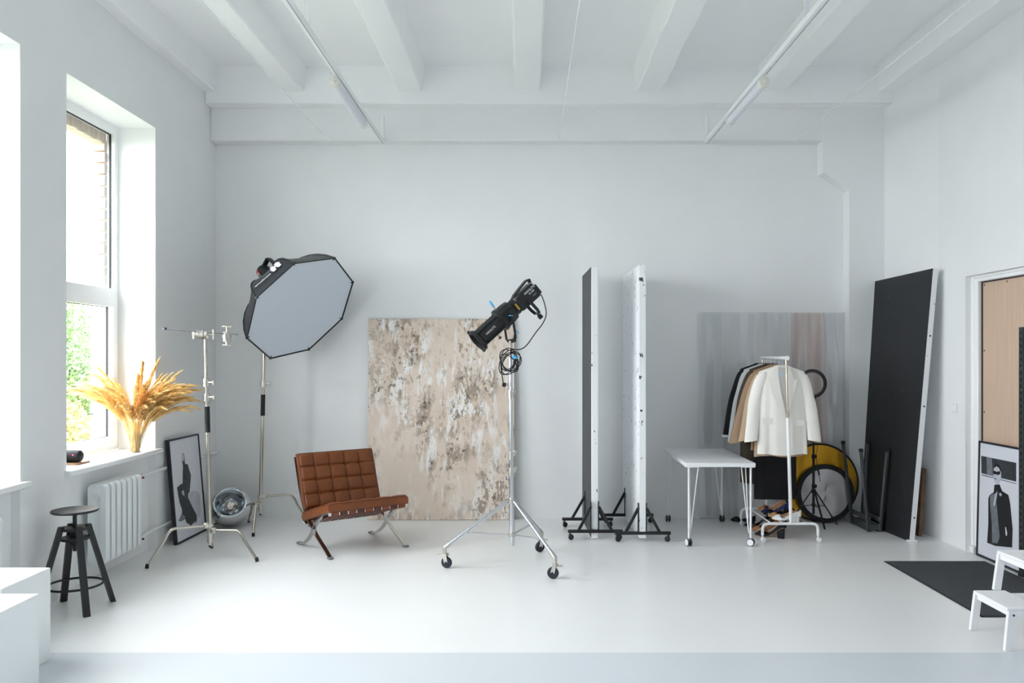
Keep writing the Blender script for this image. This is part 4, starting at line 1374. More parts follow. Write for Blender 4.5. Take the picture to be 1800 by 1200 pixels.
def vflat(label, xf, yf, xr, yr, thick, dark, zb, ztop, bars, barw):
    t = thing('rolling_flat', label, 'flat panel', ((xf + xr) / 2 + thick / 2, (yf + yr) / 2, 0))
    m = MB(); d = V(xr - xf, yr - yf, 0); L = d.length; d.normalize(); nn = V(d.y, -d.x, 0)
    rm = Matrix((d, -nn, V(0, 0, 1))).transposed()
    c0 = V(xf, yf, 0)
    mid = c0 + d * L / 2 + nn * thick / 2
    m.box(mid + V(0, 0, (zb + ztop) / 2), (L, thick, ztop - zb), rm, .004); pn = m.build('foam_panel', M_VW, t)
    if dark:
        m = MB(); m.box(c0 + d * (L / 2) + nn * (-.001) + V(0, 0, (zb + ztop) / 2), (L - .012, .004, ztop - zb - .012), rm); m.build('dark_face', M_VB, pn)
    for (y, cx) in bars:
        bz = .082
        m = MB(); m.bb(cx - barw / 2, cx + barw / 2, y - .016, y + .016, bz - .014, bz + .014, .003); br_ = m.build('foot_bar', M_BLACKMETAL, t)
        pc = c0 + d * ((y - yf) / d.y) + nn * thick / 2
        for sg in (-1, 1):
            xs = pc.x + sg * (thick / 2 + .006)
            m = MB(); m.bar((cx + sg * barw * .30, y, bz + .01), (xs, y, .31), .026, .022, up=(0, 1, 0), bev=.002); m.build('brace', M_BLACKMETAL, t)
            m = MB(); m.bb(xs - .006, xs + .002, y - .014, y + .014, bz, .36, .001); m.build('upright_plate', M_BLACKMETAL, t)
            xw = cx + sg * (barw / 2 - .03)
            caster(t, (xw, y, 0), .026, .02, random.uniform(-.6, .6) + (0 if sg > 0 else PI), M_PLASTICBLK, M_BLACKMETAL, top=.062)
    m = MB(); pa_, pb_ = c0 + nn * thick / 2, c0 + d * L + nn * thick / 2
    m.bar((pa_.x, pa_.y + .05, .078), (pb_.x, pb_.y - .05, .078), .03, .02); m.build('base_rail', M_BLACKMETAL, t)
    return t
vflat('rolling panel with a dark grey left face, left one of the two panels', .607, 7.43, .585, 8.28, .064, True, .012, 2.55, ((7.40 + .02, .643), (7.98, .615)), .51)
vflat('rolling white chipped panel, right one of the two panels beside the table', 1.04, 7.335, 1.015, 8.36, .064, False, .035, 2.555, ((7.325 + .02, 1.075), (8.19, 1.05)), .515)

# ------------------------------------------------------------------ white table on castors
tb = thing('work_table', 'white table on hairpin legs with castors beside the clothes rack', 'table', (1.75, 7.73, 0))
TX0, TX1, TY0, TY1, TZ = 1.432, 2.06, 7.15, 8.30, .752
m = MB(); m.bb(TX0, TX1, TY0, TY1, TZ - .036, TZ, .003); m.build('tabletop', M_WHITE, tb)
M_TYREB = mat('dark_blue_tyre', (44, 52, 66), .5)
for (ix, iy) in ((0, 0), (1, 0), (0, 1), (1, 1)):
    x = TX0 + .035 if ix == 0 else TX1 - .035
    y = TY0 + .035 if iy == 0 else TY1 - .06
    sx, sy = (1 if ix == 0 else -1), (1 if iy == 0 else -1)
    zt, zb = TZ - .037, .085
    m = MB()
    m.cyl((x, y, zb), (x, y, zt), .0095, n=14)
    for (ox, oy) in ((.085, .0), (.02, .10)):
        m.sweep([V(x + sx * ox, y + sy * oy, zt), V(x + sx * .017, y + sy * .008, .125), V(x + sx * .006, y, .108)], .0048, 8)
    m.box((x + sx * .03, y + sy * .03, zt - .002), (.12, .12, .004), None)
    lg = m.build('leg', M_WHITE, tb)
    m = MB()
    yaw = (.25 if (ix, iy) == (0, 0) else (1.05 if (ix, iy) == (1, 0) else .05))
    r_ = .034
    rm = Matrix.Rotation(yaw, 4, 'Z')
    for sg in (-1, 1):
        Mw = Matrix.Translation((x, y, r_ + .001)) @ rm @ Matrix.Translation((sg * .014, 0, 0)) @ Matrix.Rotation(PI / 2, 4, 'Y')
        m.lathe([(.004, -.007), (r_ * .9, -.007), (r_, -.003), (r_, .003), (r_ * .9, .007), (.004, .007)], 26, Mw)
    wl_ = m.build('castor_wheel', M_TYREB if iy == 0 else M_PLASTICBLK, lg)
    m = MB(); m.cyl((x, y, .03), (x, y, .09), .008, n=10)
    for sg in (-1, 1):
        if iy == 0:
            Mw = Matrix.Translation((x, y, r_ + .001)) @ rm @ Matrix.Translation((sg * .0215, 0, 0)) @ Matrix.Rotation(PI / 2, 4, 'Y')
            m.lathe([(.0001, -.001), (r_ * .86, -.001), (r_ * .86, .001), (.0001, .001)], 26, Mw)
    m.build('castor_hub', M_WHITE, lg)

# ------------------------------------------------------------------ sheets against the back wall
pk = MB(); pk.M = Matrix.Translation((2.995, 8.408, .002)) @ Matrix.Rotation(-R(.5), 4, 'X')
pk.prism([(-.175, 0, 0), (.215, 0, 0), (.16, 0, 2.17), (-.19, 0, 2.17)], (0, .008, 0))
o = pk.build('pink_board', mat('dusty_pink_board', (230, 208, 200), .7, vary=.02, vscale=4)); tag(o, 'dusty pink board standing behind the clear plastic sheet', 'board'); recentre(o)
ac = MB(); ac.M = Matrix.Translation((2.605, 8.362, .002)) @ Matrix.Rotation(-R(1.05), 4, 'X')
ac.bb(-.785, .765, 0, .005, 0, 2.175, .001)
o = ac.build('clear_sheet', clear_mat('greyish_acrylic', (.97, .972, .975), .07, .16, 1.0, frost=.13)); tag(o, 'large clear greyish plastic sheet leaning on the wall behind the clothes rack', 'plastic sheet'); recentre(o)

# ------------------------------------------------------------------ clothes rack
RX, RY0, RY1 = 2.43, 7.33, 8.06
rk = thing('clothes_rack', 'white metal clothes rack on casters hung with jackets', 'clothes rack', (RX, (RY0 + RY1) / 2, 0))
RZ = 1.694
topx = 2.392
for (y, rear) in ((RY0, 0), (RY1, 1)):
    hb_ = .255
    pts = [V(RX - hb_, y, .066)] + bez((RX - hb_, y, .11), (RX - hb_, y, .16), (RX - hb_ + .02, y, .171), (RX - hb_ + .065, y, .171), 6) + bez((RX + hb_ - .065, y, .171), (RX + hb_ - .02, y, .171), (RX + hb_, y, .16), (RX + hb_, y, .11), 6) + [V(RX + hb_, y, .066)]
    m = MB(); m.sweep(pts, .0135, 10); bs = m.build('base_tube', M_WHITE, rk)
    for sg in (-1, 1):
        x = RX + sg * hb_
        m = MB()
        for s2 in (-1, 1):
            m.lathe([(.003, -.007), (.019, -.007), (.0225, -.003), (.0225, .003), (.019, .007), (.003, .007)], 20, Matrix.Translation((x + .008, y + s2 * .011, .0235)) @ Matrix.Rotation(PI / 2, 4, 'X') @ Matrix.Rotation(.3, 4, 'Y'))
        m.cyl((x, y, .025), (x, y, .07), .007, n=8)
        m.build('caster', M_WHITE, bs)
    yt = y
    q0, q1 = V(RX + .006, y, .165), V(topx, y, RZ)
    m = MB(); m.cyl(q0, q0.lerp(q1, .64), .0155, n=14); m.build('upright', M_WHITE, rk)
    m = MB(); m.cyl(q0.lerp(q1, .62), q1, .0105, n=14); m.build('inner_post', mat('champagne_chrome', (206, 196, 172), .18, 1.0), rk)
m = MB(); m.cyl((topx, RY0 - .03, RZ), (topx, RY1 + .02, RZ), .015, n=16); m.build('hanging_rail', M_WHITE, rk)
for y in (RY0 - .035, RY1 + .02):
    m = MB(); m.cyl((topx, y, RZ), (topx, y + .02, RZ), .0205, n=18); m.build('rail_cap', M_WHITE, rk)
for dx in (-.17, -.06, .06, .17):
    m = MB(); m.cyl((RX + dx, RY0, .171), (RX + dx, RY1, .171), .006, n=8); m.build('shelf_rod', M_WHITE, rk)

# ------------------------------------------------------------------ hanging clothes
M_HANGW = mat('cream_hanger', (232, 226, 206), .5)
M_HANGB = mat('brown_wood_hanger', (128, 84, 48), .5)
def hanger(x, y, hm, label, w=.42, yaw=0.0):
    t = thing('clothes_hanger', label, 'hanger', (x, y, RZ - .12), yaw, 'hangers on the rack')
    m = MB()
    hook = [V(0, 0, .02 - 0.0), V(0, 0, .09)] + [V(.0205 * math.sin(a_) , 0, .118 - .0205 * math.cos(a_) + .0) for a_ in [PI * .0 + i * PI * 1.45 / 9 for i in range(10)]]
    m.sweep(hook, .0022, 6)
    m.build('hook', M_CHROME, t, local=True)
    m = MB()
    pts = [V(-w / 2, 0, -.055), V(-w * .36, 0, -.025), V(-w * .15, 0, .005), V(0, 0, .024), V(w * .15, 0, .005), V(w * .36, 0, -.025), V(w / 2, 0, -.055)]
    m.sweep(catmull(pts, 4), .011, 8, flat=1.4); m.build('shoulder_bar', hm, t, local=True)
def garment(t, x, y, z_sh, length, sw, hemw, depth, material, seed, sleeve=None, drop=.075, yaw=0.0, neck=.07):
    """hanging torso shell + two sleeves; shoulders at z_sh, centre x, plane y"""
    r = random.Random(seed)
    ph = [r.uniform(0, 6.28) for _ in range(4)]
    NA, NZ = 44, 18
    m = MB()
    vs_, fs = [], []
    for j in range(NZ + 1):
        t_ = j / NZ
        for k in range(NA):
            a_ = 2 * PI * k / NA
            ca, sa = math.cos(a_), math.sin(a_)
            w = (hemw + (sw * .90 - hemw) * min(1, t_ * 1.3)) / 2
            if t_ > .8:
                w = sw / 2 * .90
            d = depth / 2 * (1 if t_ < .7 else max(.18, 1 - ((t_ - .7) / .3) ** 2 * .82))
            xx = w * (abs(ca) ** .75) * (1 if ca > 0 else -1)
            yy = d * (abs(sa) ** .8) * (1 if sa > 0 else -1)
            fold = (1 - t_) ** 1.2
            yy += fold * .012 * math.sin(xx * 42 + ph[0] + (1 if sa > 0 else 0)) + fold * .006 * math.sin(xx * 80 + ph[1])
            ztop = z_sh + .035 - drop * (abs(xx) / (sw / 2)) ** 1.15
            if abs(xx) < neck:
                ztop = z_sh + .028
            z = (z_sh - length) + t_ * (ztop - (z_sh - length)) + (1 - t_) * .008 * math.sin(xx * 18 + ph[2])
            vs_.append((x + xx, y + yy, z))
    for j in range(NZ):
        for k in range(NA):
            fs.append((j * NA + k, j * NA + (k + 1) % NA, (j + 1) * NA + (k + 1) % NA, (j + 1) * NA + k))
    fs.append(tuple(NZ * NA + k for k in range(NA)))
    m.add(vs_, fs)
    body = m.build('body', material, t, angle=60)
    if sleeve:
        ln, out, r0, r1 = sleeve
        for sg in (-1, 1):
            p0_ = V(x + sg * (sw / 2 - .062), y, z_sh - drop * .72 + .020)
            p1_ = V(x + sg * (sw / 2 + out * .45), y - .012, z_sh - drop - ln * .5)
            p2_ = V(x + sg * (sw / 2 + out), y - .03, z_sh - drop - ln)
            pts = catmull([p0_, p0_.lerp(p1_, .5) + V(sg * .008, 0, .0), p1_, p2_], 5)
            n = len(pts)
            NSL = 18
            vs_, fs = [], []
            for i, p in enumerate(pts):
                u = i / (n - 1)
                ra = (r0 * (.55 + .45 * min(1, u * 6) ** .5)) * (1 - u) + r1 * u
                for k in range(NSL):
                    a_ = 2 * PI * k / NSL
                    wob = 1 + .05 * math.sin(3 * a_ + u * 9 + ph[3])
                    vs_.append((p.x + ra * math.cos(a_) * wob, p.y + ra * .62 * math.sin(a_) * wob, p.z + .010 * math.cos(a_) * (-sg)))
            for i in range(n - 1):
                for k in range(NSL):
                    fs.append((i * NSL + k, i * NSL + (k + 1) % NSL, (i + 1) * NSL + (k + 1) % NSL, (i + 1) * NSL + k))
            fs.append(tuple(range(NSL)))
            m = MB(); m.add(vs_, fs); m.build('sleeve', material, t, angle=60)
    return body
M_WBLZ = mat('ivory_suiting', (236, 232, 226), .8, vary=.02, vscale=8, bump=.06, bscale=160, sheen=.2)
M_BEIGE = mat('beige_suiting', (190, 164, 138), .85, bump=.06, bscale=160)
M_CAMEL = mat('camel_suiting', (166, 138, 112), .85, bump=.06, bscale=160)
M_BROWN = mat('dark_brown_suiting', (74, 62, 52), .85, bump=.06, bscale=160)
M_SHIRT = mat('pale_grey_shirt', (206, 208, 208), .8)
M_BLKCL = mat('black_cloth', (14, 14, 20), .9)
GX = topx
YW = 7.44
wbz = thing('blazer', 'ivory blazer with peak lapels at the front of the clothes rack', 'jacket', (GX - .03, YW, .80), group='garments on the rack')
wx = P(1374, 640, YW).x
bd_ = garment(wbz, wx, YW, 1.60, .805, .475, .465, .12, M_WBLZ, 1, sleeve=(.60, .058, .064, .060), drop=.078)
pf = lambda L, Y: [P(px, py, Y) for px, py in L]
yf_ = YW - .062
M_LIN = mat('ivory_lining', (206, 204, 200), .6)
def patch(name, px, Y, off, material, par=bd_):
    m = MB(); m.prism(pf(px, Y), (0, off, 0)); return m.build(name, material, par, smooth=False)
patch('lining', [(1366, 646), (1384.5, 646), (1388, 700), (1384, 735), (1380, 735), (1371, 690)], yf_ - .004, .03, M_LIN)
patch('lapel', [(1364, 644), (1367.5, 643.5), (1369, 665), (1373, 688), (1381, 724), (1384, 739), (1379, 735), (1366, 711), (1354.5, 683), (1351.5, 663), (1357, 665), (1359, 655)], yf_ - .012, .008, M_WBLZ)
patch('lapel', [(1382, 644), (1386, 645.5), (1393, 656), (1396, 668), (1401, 665.5), (1399, 680), (1396.5, 692), (1388, 720), (1385, 739), (1382.5, 735), (1387, 705), (1386.5, 680), (1384.5, 660)], yf_ - .012, .008, M_WBLZ)
patch('maker_label', [(1370, 655), (1380, 655), (1380, 660), (1370, 660)], yf_ - .0045, .002, mat('label_cloth', (200, 210, 222), .7))
patch('pocket_flap', [(1340.5, 735), (1359, 734.5), (1359, 745), (1340.5, 745)], yf_ + .004, .008, M_WBLZ)
patch('pocket_flap', [(1397.5, 737), (1413, 739), (1413, 749), (1397.5, 747.5)], yf_ + .006, .008, M_WBLZ)
m = MB(); q = P(1383, 741, yf_ - .012); m.cyl(q, q - V(0, .005, 0), .009, n=12); m.build('button', mat('ivory_button', (196, 184, 164), .4), bd_)
hanger(wx + .0, YW, M_HANGW, 'cream hanger holding the ivory blazer at the front of the rack', .40)
rows = [
    ('blazer', 'beige blazer hanging right behind the ivory blazer', 7.53, 1.60, .83, .46, .47, M_BEIGE, (.60, .10, .068, .062), M_HANGB, 'brown wooden hanger right behind the cream front hanger', 0.0),
    ('blazer', 'camel blazer with a flared sleeve, third from the front of the rack', 7.62, 1.61, .80, .46, .46, M_CAMEL, (.64, .15, .066, .066), M_HANGB, 'brown wooden hanger third from the front of the rack', .0),
    ('jacket', 'dark brown jacket behind the camel blazer on the rack', 7.71, 1.62, .82, .46, .44, M_BROWN, (.58, .10, .066, .055), M_HANGB, 'brown wooden hanger fourth from the front of the rack', .0),
    ('shirt', 'pale grey shirt behind the dark brown jacket on the rack', 7.88, 1.615, .74, .45, .42, M_SHIRT, (.66, .10, .058, .045), M_HANGW, 'pale hanger fifth from the front of the rack', .0),
    ('jacket', 'black jacket with pale cuffs behind the pale grey shirt', 7.955, 1.62, .76, .46, .42, M_BLKCL, (.62, .11, .06, .05), M_HANGW, 'pale hanger holding the black jacket near the far end of the rack', .0),
]
for i, (nm, lab, y, zs, ln, sw, hw, mt, slv, hm, hl_, sh) in enumerate(rows):
    t = thing(nm, lab, 'jacket' if nm != 'shirt' else 'shirt', (GX, y, zs - ln), group='garments on the rack')
    xg = topx + (wx - topx) * .3 - .012 * i
    garment(t, xg, y, zs - .004, ln, sw, hw, .07, mt, 10 + i, sleeve=slv)
    if i == 4:
        for sg in (-1, 1):
            m = MB(); c_ = V(xg + sg * (sw / 2 + .11), y - .03, zs - .08 - .62); m.sweep([c_ + V(0, 0, -.012), c_ + V(0, 0, .012)], .053, 16, flat=.64); m.build('cuff', M_SHIRT, t)
    hanger(xg, y, hm, hl_, .40)
dr = thing('black_dress', 'long straight black garment hanging low in the middle of the rack', 'dress', (2.44, 7.795, .30), group='garments on the rack')
m = MB()
vs_, fs = [], []
NA, NZ = 40, 8
for j in range(NZ + 1):
    z = .315 + (1.10 - .315) * j / NZ
    for k in range(NA):
        a_ = 2 * PI * k / NA
        ca, sa = math.cos(a_), math.sin(a_)
        xx = .205 * (abs(ca) ** .5) * (1 if ca > 0 else -1)
        yy = .032 * (abs(sa) ** .6) * (1 if sa > 0 else -1) + .006 * math.sin(xx * 60)
        vs_.append((2.435 + xx, 7.795 + yy, z))
for j in range(NZ):
    for k in range(NA):
        fs.append((j * NA + k, j * NA + (k + 1) % NA, (j + 1) * NA + (k + 1) % NA, (j + 1) * NA + k))
fs += [tuple(range(NA)), tuple(NZ * NA + k for k in range(NA))]
m.add(vs_, fs); m.build('skirt', M_BLKCL, dr, angle=60)
m = MB()
for sg in (-1, 1):
    m.ribbon([(2.42 + sg * .13, 7.795, 1.09), (2.41 + sg * .10, 7.795, 1.35), (2.40 + sg * .04, 7.795, 1.585)], .03, .004, (1, 0, 0))
m.build('strap', M_BLKCL, dr)
hanger(2.40, 7.795, M_HANGB, 'brown wooden hanger holding the long black garment', .36)
lc = thing('long_coat', 'long dark taupe coat hanging at the back left of the rack', 'coat', (2.28, 7.99, .42), group='garments on the rack')
M_TAUPE = mat('taupe_coat_cloth', (88, 78, 66), .85)
garment(lc, 2.345, 8.018, 1.605, 1.17, .43, .38, .06, M_TAUPE, 33, sleeve=(.55, .02, .055, .05))
hanger(2.37, 8.018, M_HANGB, 'brown wooden hanger holding the long taupe coat', .38)

# ------------------------------------------------------------------ shoes
def shoe(label, loc, rotz, upper, inner, heel='block', hh_=.075, pitch=0.0, roll=0.0, sc=1.0, open_toe=False):
    M_ = Matrix.Translation(Vector(loc)) @ Matrix.Rotation(rotz, 4, 'Z') @ Matrix.Rotation(roll, 4, 'X') @ Matrix.Rotation(pitch, 4, 'Y') @ Matrix.Scale(sc, 4)
    t = thing('pump_shoe', label, 'shoe', M=M_, group='shoes under the clothes rack')
    # toe at +x. footbed curve
    L = .25
    def bed(u):
        s_ = min(1, max(0, (u - .0) / .62))
        z = hh_ * (1 - (3 * s_ ** 2 - 2 * s_ ** 3)) + .012
        return V(-L / 2 + L * u, 0, z)
    def hw(u):
        pts = [(0, .018), (.06, .026), (.2, .029), (.4, .026), (.62, .040), (.78, .038), (.92, .022), (1, .004)]
        for (a, b), (c, d) in zip(pts[:-1], pts[1:]):
            if a <= u <= c:
                return b + (d - b) * (u - a) / (c - a)
        return .004
    m = MB(); N = 22
    vs_, fs = [], []
    for i in range(N + 1):
        u = i / N
        c = bed(u); w = hw(u)
        vs_ += [c + V(0, -w, 0), c + V(0, w, 0), c + V(0, w, -.007), c + V(0, -w, -.007)]
    for i in range(N):
        for k in range(4):
            fs.append((i * 4 + k, i * 4 + (k + 1) % 4, i * 4 + 4 + (k + 1) % 4, i * 4 + 4 + k))
    fs += [(0, 1, 2, 3), tuple(N * 4 + k for k in range(4))]
    m.add(vs_, fs); m.build('sole', inner, t, local=True)
    # upper: side walls rising from the sole, closed over the toe
    m = MB(); vs_, fs = [], []
    KS = 9
    for i in range(N + 1):
        u = i / N
        c = bed(u); w = hw(u)
        if u < .10: top = .055
        elif u < .55: top = .055 - (u - .10) / .45 * .030
        elif u < .70: top = .025 + (u - .55) / .15 * .014
        else: top = .040 * (1 - ((u - .70) / .30) ** 2) + .008
        span = 1.0 if u > .68 else (.30 if u > .10 else .30 + .70 * (1 - u / .10) * .0)
        for k in range(KS):
            a_ = -1 + 2 * k / (KS - 1)
            if u > .66:
                y_ = w * 1.03 * math.sin(a_ * PI / 2); z_ = top * math.cos(a_ * PI / 2) ** .8 - .004
            else:
                h_ = abs(a_)
                sgn = 1 if a_ > 0 else -1
                y_ = w * 1.03 * sgn if a_ else 0
                z_ = top * (1 - h_) - .004 if h_ > .2 else top * .8 - .004
            vs_.append(c + V(0, y_, z_))
    for i in range(N):
        for k in range(KS - 1):
            if i / N < .66 and k in (3, 4):
                continue
            fs.append((i * KS + k, i * KS + k + 1, (i + 1) * KS + k + 1, (i + 1) * KS + k))
    # heel counter
    hc = bed(0)
    o = len(vs_)
    for k in range(7):
        a_ = PI / 2 + PI * k / 6
        for zz in (-.006, .05):
            vs_.append(hc + V(.002 + .016 * math.cos(a_), .0185 * math.sin(a_), zz))
    for k in range(6):
        fs.append((o + 2 * k, o + 2 * k + 1, o + 2 * k + 3, o + 2 * k + 2))
    m.add(vs_, fs); m.build('upper', upper, t, local=True, angle=50)
    m = MB()
    if heel == 'block':
        b0, b1 = bed(.12), V(-L / 2 + .035, 0, 0)
        q = []
        for (c, wx_, wy_) in ((V(-L / 2 + .035, 0, bed(.1).z - .004), .032, .025), (V(-L / 2 + .030, 0, .0), .024, .023)):
            q += [c + V(-wx_, -wy_, 0), c + V(wx_, -wy_, 0), c + V(wx_, wy_, 0), c + V(-wx_, wy_, 0)]
        m.add(q, [(0, 1, 2, 3), (4, 5, 6, 7), (0, 1, 5, 4), (1, 2, 6, 5), (2, 3, 7, 6), (3, 0, 4, 7)])
    elif heel == 'thin':
        m.sweep([V(-L / 2 + .02, 0, bed(.08).z), V(-L / 2 + .008, 0, hh_ * .45), V(-L / 2 + .010, 0, .001)], [.017, .007, .005], 8)
    else:
        m.box((-L / 2 + .035, 0, bed(.1).z * .5), (.06, .048, bed(.1).z), None, .004)
    m.build('heel', upper, t, local=True)
    return t
K_BLK = mat('black_suede', (16, 16, 22), .8)
K_NUDE = mat('nude_leather', (206, 172, 150), .5)
K_TAN = mat('tan_leather', (168, 122, 82), .5)
K_NAVY = mat('navy_satin', (26, 34, 88), .35)
K_WHT = mat('white_leather', (226, 226, 226), .4)
K_PAT = mat('black_patent', (14, 16, 20), .12)
K_DBRN = mat('dark_brown_leather', (72, 48, 36), .5)
Fs = lambda px, py, z=0.0: F(px, py, z)
shoe('black suede block heel pump with nude lining at the front under the rack', V(2.305, 7.545, 0), 2.63, K_BLK, K_NUDE, 'block', .085, sc=1.12)
shoe('nude leather pump behind the front black pump on the floor', V(2.345, 7.675, 0), 2.66, K_NUDE, K_NUDE, 'block', .07, sc=1.0)
shoe('tan leather pump on the floor under the rack shelf', V(2.335, 7.785, 0), 2.66, K_TAN, K_TAN, 'block', .075)
shoe('dark brown pump on the floor behind the tan pump', V(2.32, 7.885, 0), 2.63, K_DBRN, K_TAN, 'thin', .08)
shoe('black patent pump on the floor deeper under the rack', V(2.31, 7.98, 0), 2.60, K_PAT, K_DBRN, 'thin', .085)
shoe('black pointed flat shoe on the floor left of the rack', V(2.23, 8.22, 0), 2.54, K_BLK, K_BLK, 'flat', .02, sc=1.0)
sh_ = .178
shoe('white strappy sandal at the front of the rack shelf', V(2.42, 7.43, sh_), 2.66, K_WHT, K_NUDE, 'block', .045, open_toe=True)
shoe('tan slip-on shoe second on the rack shelf', V(2.42, 7.545, sh_), 2.63, K_TAN, K_TAN, 'flat', .03)
shoe('black patent loafer third on the rack shelf', V(2.40, 7.645, sh_), 2.57, K_PAT, K_BLK, 'flat', .03)
shoe('navy satin pump in the middle of the rack shelf', V(2.41, 7.745, sh_), 2.60, K_NAVY, K_BLK, 'thin', .06)
shoe('tan suede pump at the back of the rack shelf', V(2.40, 7.845, sh_), 2.57, K_TAN, K_NUDE, 'block', .065)
shoe('nude pump at the far end of the rack shelf', V(2.43, 7.935, sh_), 2.51, K_NUDE, K_NUDE, 'block', .06)

# ------------------------------------------------------------------ reflectors
def disc(label, px, py, Y, rad, rimw, facemat, lean):
    c = P(px, py, Y)
    c.z = rad + .003
    t = thing('reflector_disc', label, 'reflector', (c.x, c.y, 0))
    Mx = Matrix.Translation(c) @ Matrix.Rotation(PI / 2 - lean, 4, 'X')
    m = MB(); m.lathe([(rad - rimw, -.004), (rad - .003, -.006), (rad, 0), (rad - .003, .006), (rad - rimw, .004)], 56, Mx, close=True); m.build('rim', mat('black_reflector_rim', (18, 18, 22), .6), t)
    m = MB()
    vs_, fs = [Mx @ V(0, 0, 0)], []
    for r_ in range(1, 7):
        for k in range(48):
            a_ = 2 * PI * k / 48
            rr = (rad - rimw + .004) * r_ / 6
            vs_.append(Mx @ V(rr * math.cos(a_), rr * math.sin(a_), .003 * math.sin(3 * a_ + r_) + .002 * math.sin(7 * a_ + r_ * 2)))
    for k in range(48):
        fs.append((0, 1 + k, 1 + (k + 1) % 48))
    for r_ in range(5):
        for k in range(48):
            fs.append((1 + r_ * 48 + k, 1 + r_ * 48 + (k + 1) % 48, 49 + r_ * 48 + (k + 1) % 48, 49 + r_ * 48 + k))
    m.add(vs_, fs); m.build('fabric', facemat, t, angle=80)
M_GOLD = mat('gold_reflector', (206, 154, 40), .38, .75, vary=.15, vscale=4, bump=.3, bscale=6)
M_SILV = mat('silver_reflector', (200, 198, 200), .42, .7, bump=.2, bscale=5)
disc('large round gold reflector disc leaning on the wall behind the silver one', 1441, 847, 8.235, .405, .02, M_GOLD, R(3))
disc('smaller round silver reflector disc with a thick black rim in front of the gold one', 1451, 863, 8.185, .30, .05, M_SILV, R(3))

# ------------------------------------------------------------------ ring light on tripod
rl = thing('ring_light', 'black ring light on a thin tripod behind the ivory blazer', 'ring light', (2.925, 8.05, 0))
Yr = 8.05
rc = P(1428, 674, Yr)
m = MB(); m.sweep([rc + V(.13 * math.cos(a_), 0, .13 * math.sin(a_)) for a_ in [2 * PI * i / 40 for i in range(40)]], .017, 10, closed=True); m.build('ring', M_PLASTICBLK, rl)
m = MB(); m.sweep([rc + V(.124 * math.cos(a_), -.013, .124 * math.sin(a_)) for a_ in [2 * PI * i / 40 for i in range(40)]], .009, 8, closed=True); m.build('led_diffuser', mat('dim_diffuser', (64, 64, 66), .5), rl)
px_ = P(1431, 700, Yr)
m = MB(); m.sweep([px_ + V(0, 0, .015), px_ + V(0, 0, -.05), px_ + V(.004, 0, -.10)], [.016, .012, .016], 10); m.box(px_ + V(.008, 0, -.07), (.03, .03, .03), None, .005); m.build('ball_joint', M_PLASTICBLK, rl)
m = MB(); m.sweep(catmull([rc + V(-.05, -.01, .03), rc + V(-.02, -.015, -.02), rc + V(-.005, -.01, -.07), px_], 5), .004, 6); m.box(rc + V(-.055, -.01, .045), (.016, .012, .03), None, .003); m.build('phone_holder', M_PLASTICBLK, rl)
pxx = P(1430, 700, Yr).x
for (z0, z1, r_) in ((.12, .70, .0125), (.65, 1.0, .0105), (.95, 1.2, .009)):
    m = MB(); m.cyl((pxx, Yr, z0), (pxx, Yr, z1), r_, n=12); m.build('tube', M_BLACKMETAL, rl)
for z in (.40, .70, 1.0):
    m = MB(); m.cyl((pxx, Yr, z - .02), (pxx, Yr, z + .02), .018, n=12); m.box((pxx + .022, Yr - .004, z), (.02, .012, .03), None, .003); m.build('clamp', M_PLASTICBLK, rl)
m = MB(); m.cyl((pxx, Yr, .33), (pxx, Yr, .37), .022, n=12); m.build('leg_hub', M_PLASTICBLK, rl)
m = MB(); m.cyl((pxx, Yr, .20), (pxx, Yr, .225), .018, n=12); m.build('brace_hub', M_PLASTICBLK, rl)
for (fx, fy) in ((.05, -.17), (.255, .05), (-.24, .04)):
    f = V(pxx + fx, Yr + fy, .006)
    m = MB(); a0 = V(pxx, Yr, .35) + V(fx, fy, 0).normalized() * .02
    m.bar(a0, f, .016, .009); m.bar(V(pxx, Yr, .21), a0.lerp(f, .45), .010, .006); lg = m.build('leg', M_BLACKMETAL, rl)
    m = MB(); m.ball(f, .009, 8, 6); m.build('rubber_foot', M_BLACKGASKET, lg)
m = MB(); m.sweep(catmull([(pxx + .015, Yr - .01, .95), (pxx + .035, Yr - .015, .82), (pxx + .02, Yr - .015, .70), (pxx + .04, Yr - .02, .58), (pxx + .05, Yr - .02, .50), (pxx + .06, Yr - .02, .45)], 5), .003, 6); m.box((pxx + .045, Yr - .02, .54), (.016, .01, .06), Matrix.Rotation(-.2, 3, 'Y'), .002); m.build('remote_cable', M_BLACKGASKET, rl)

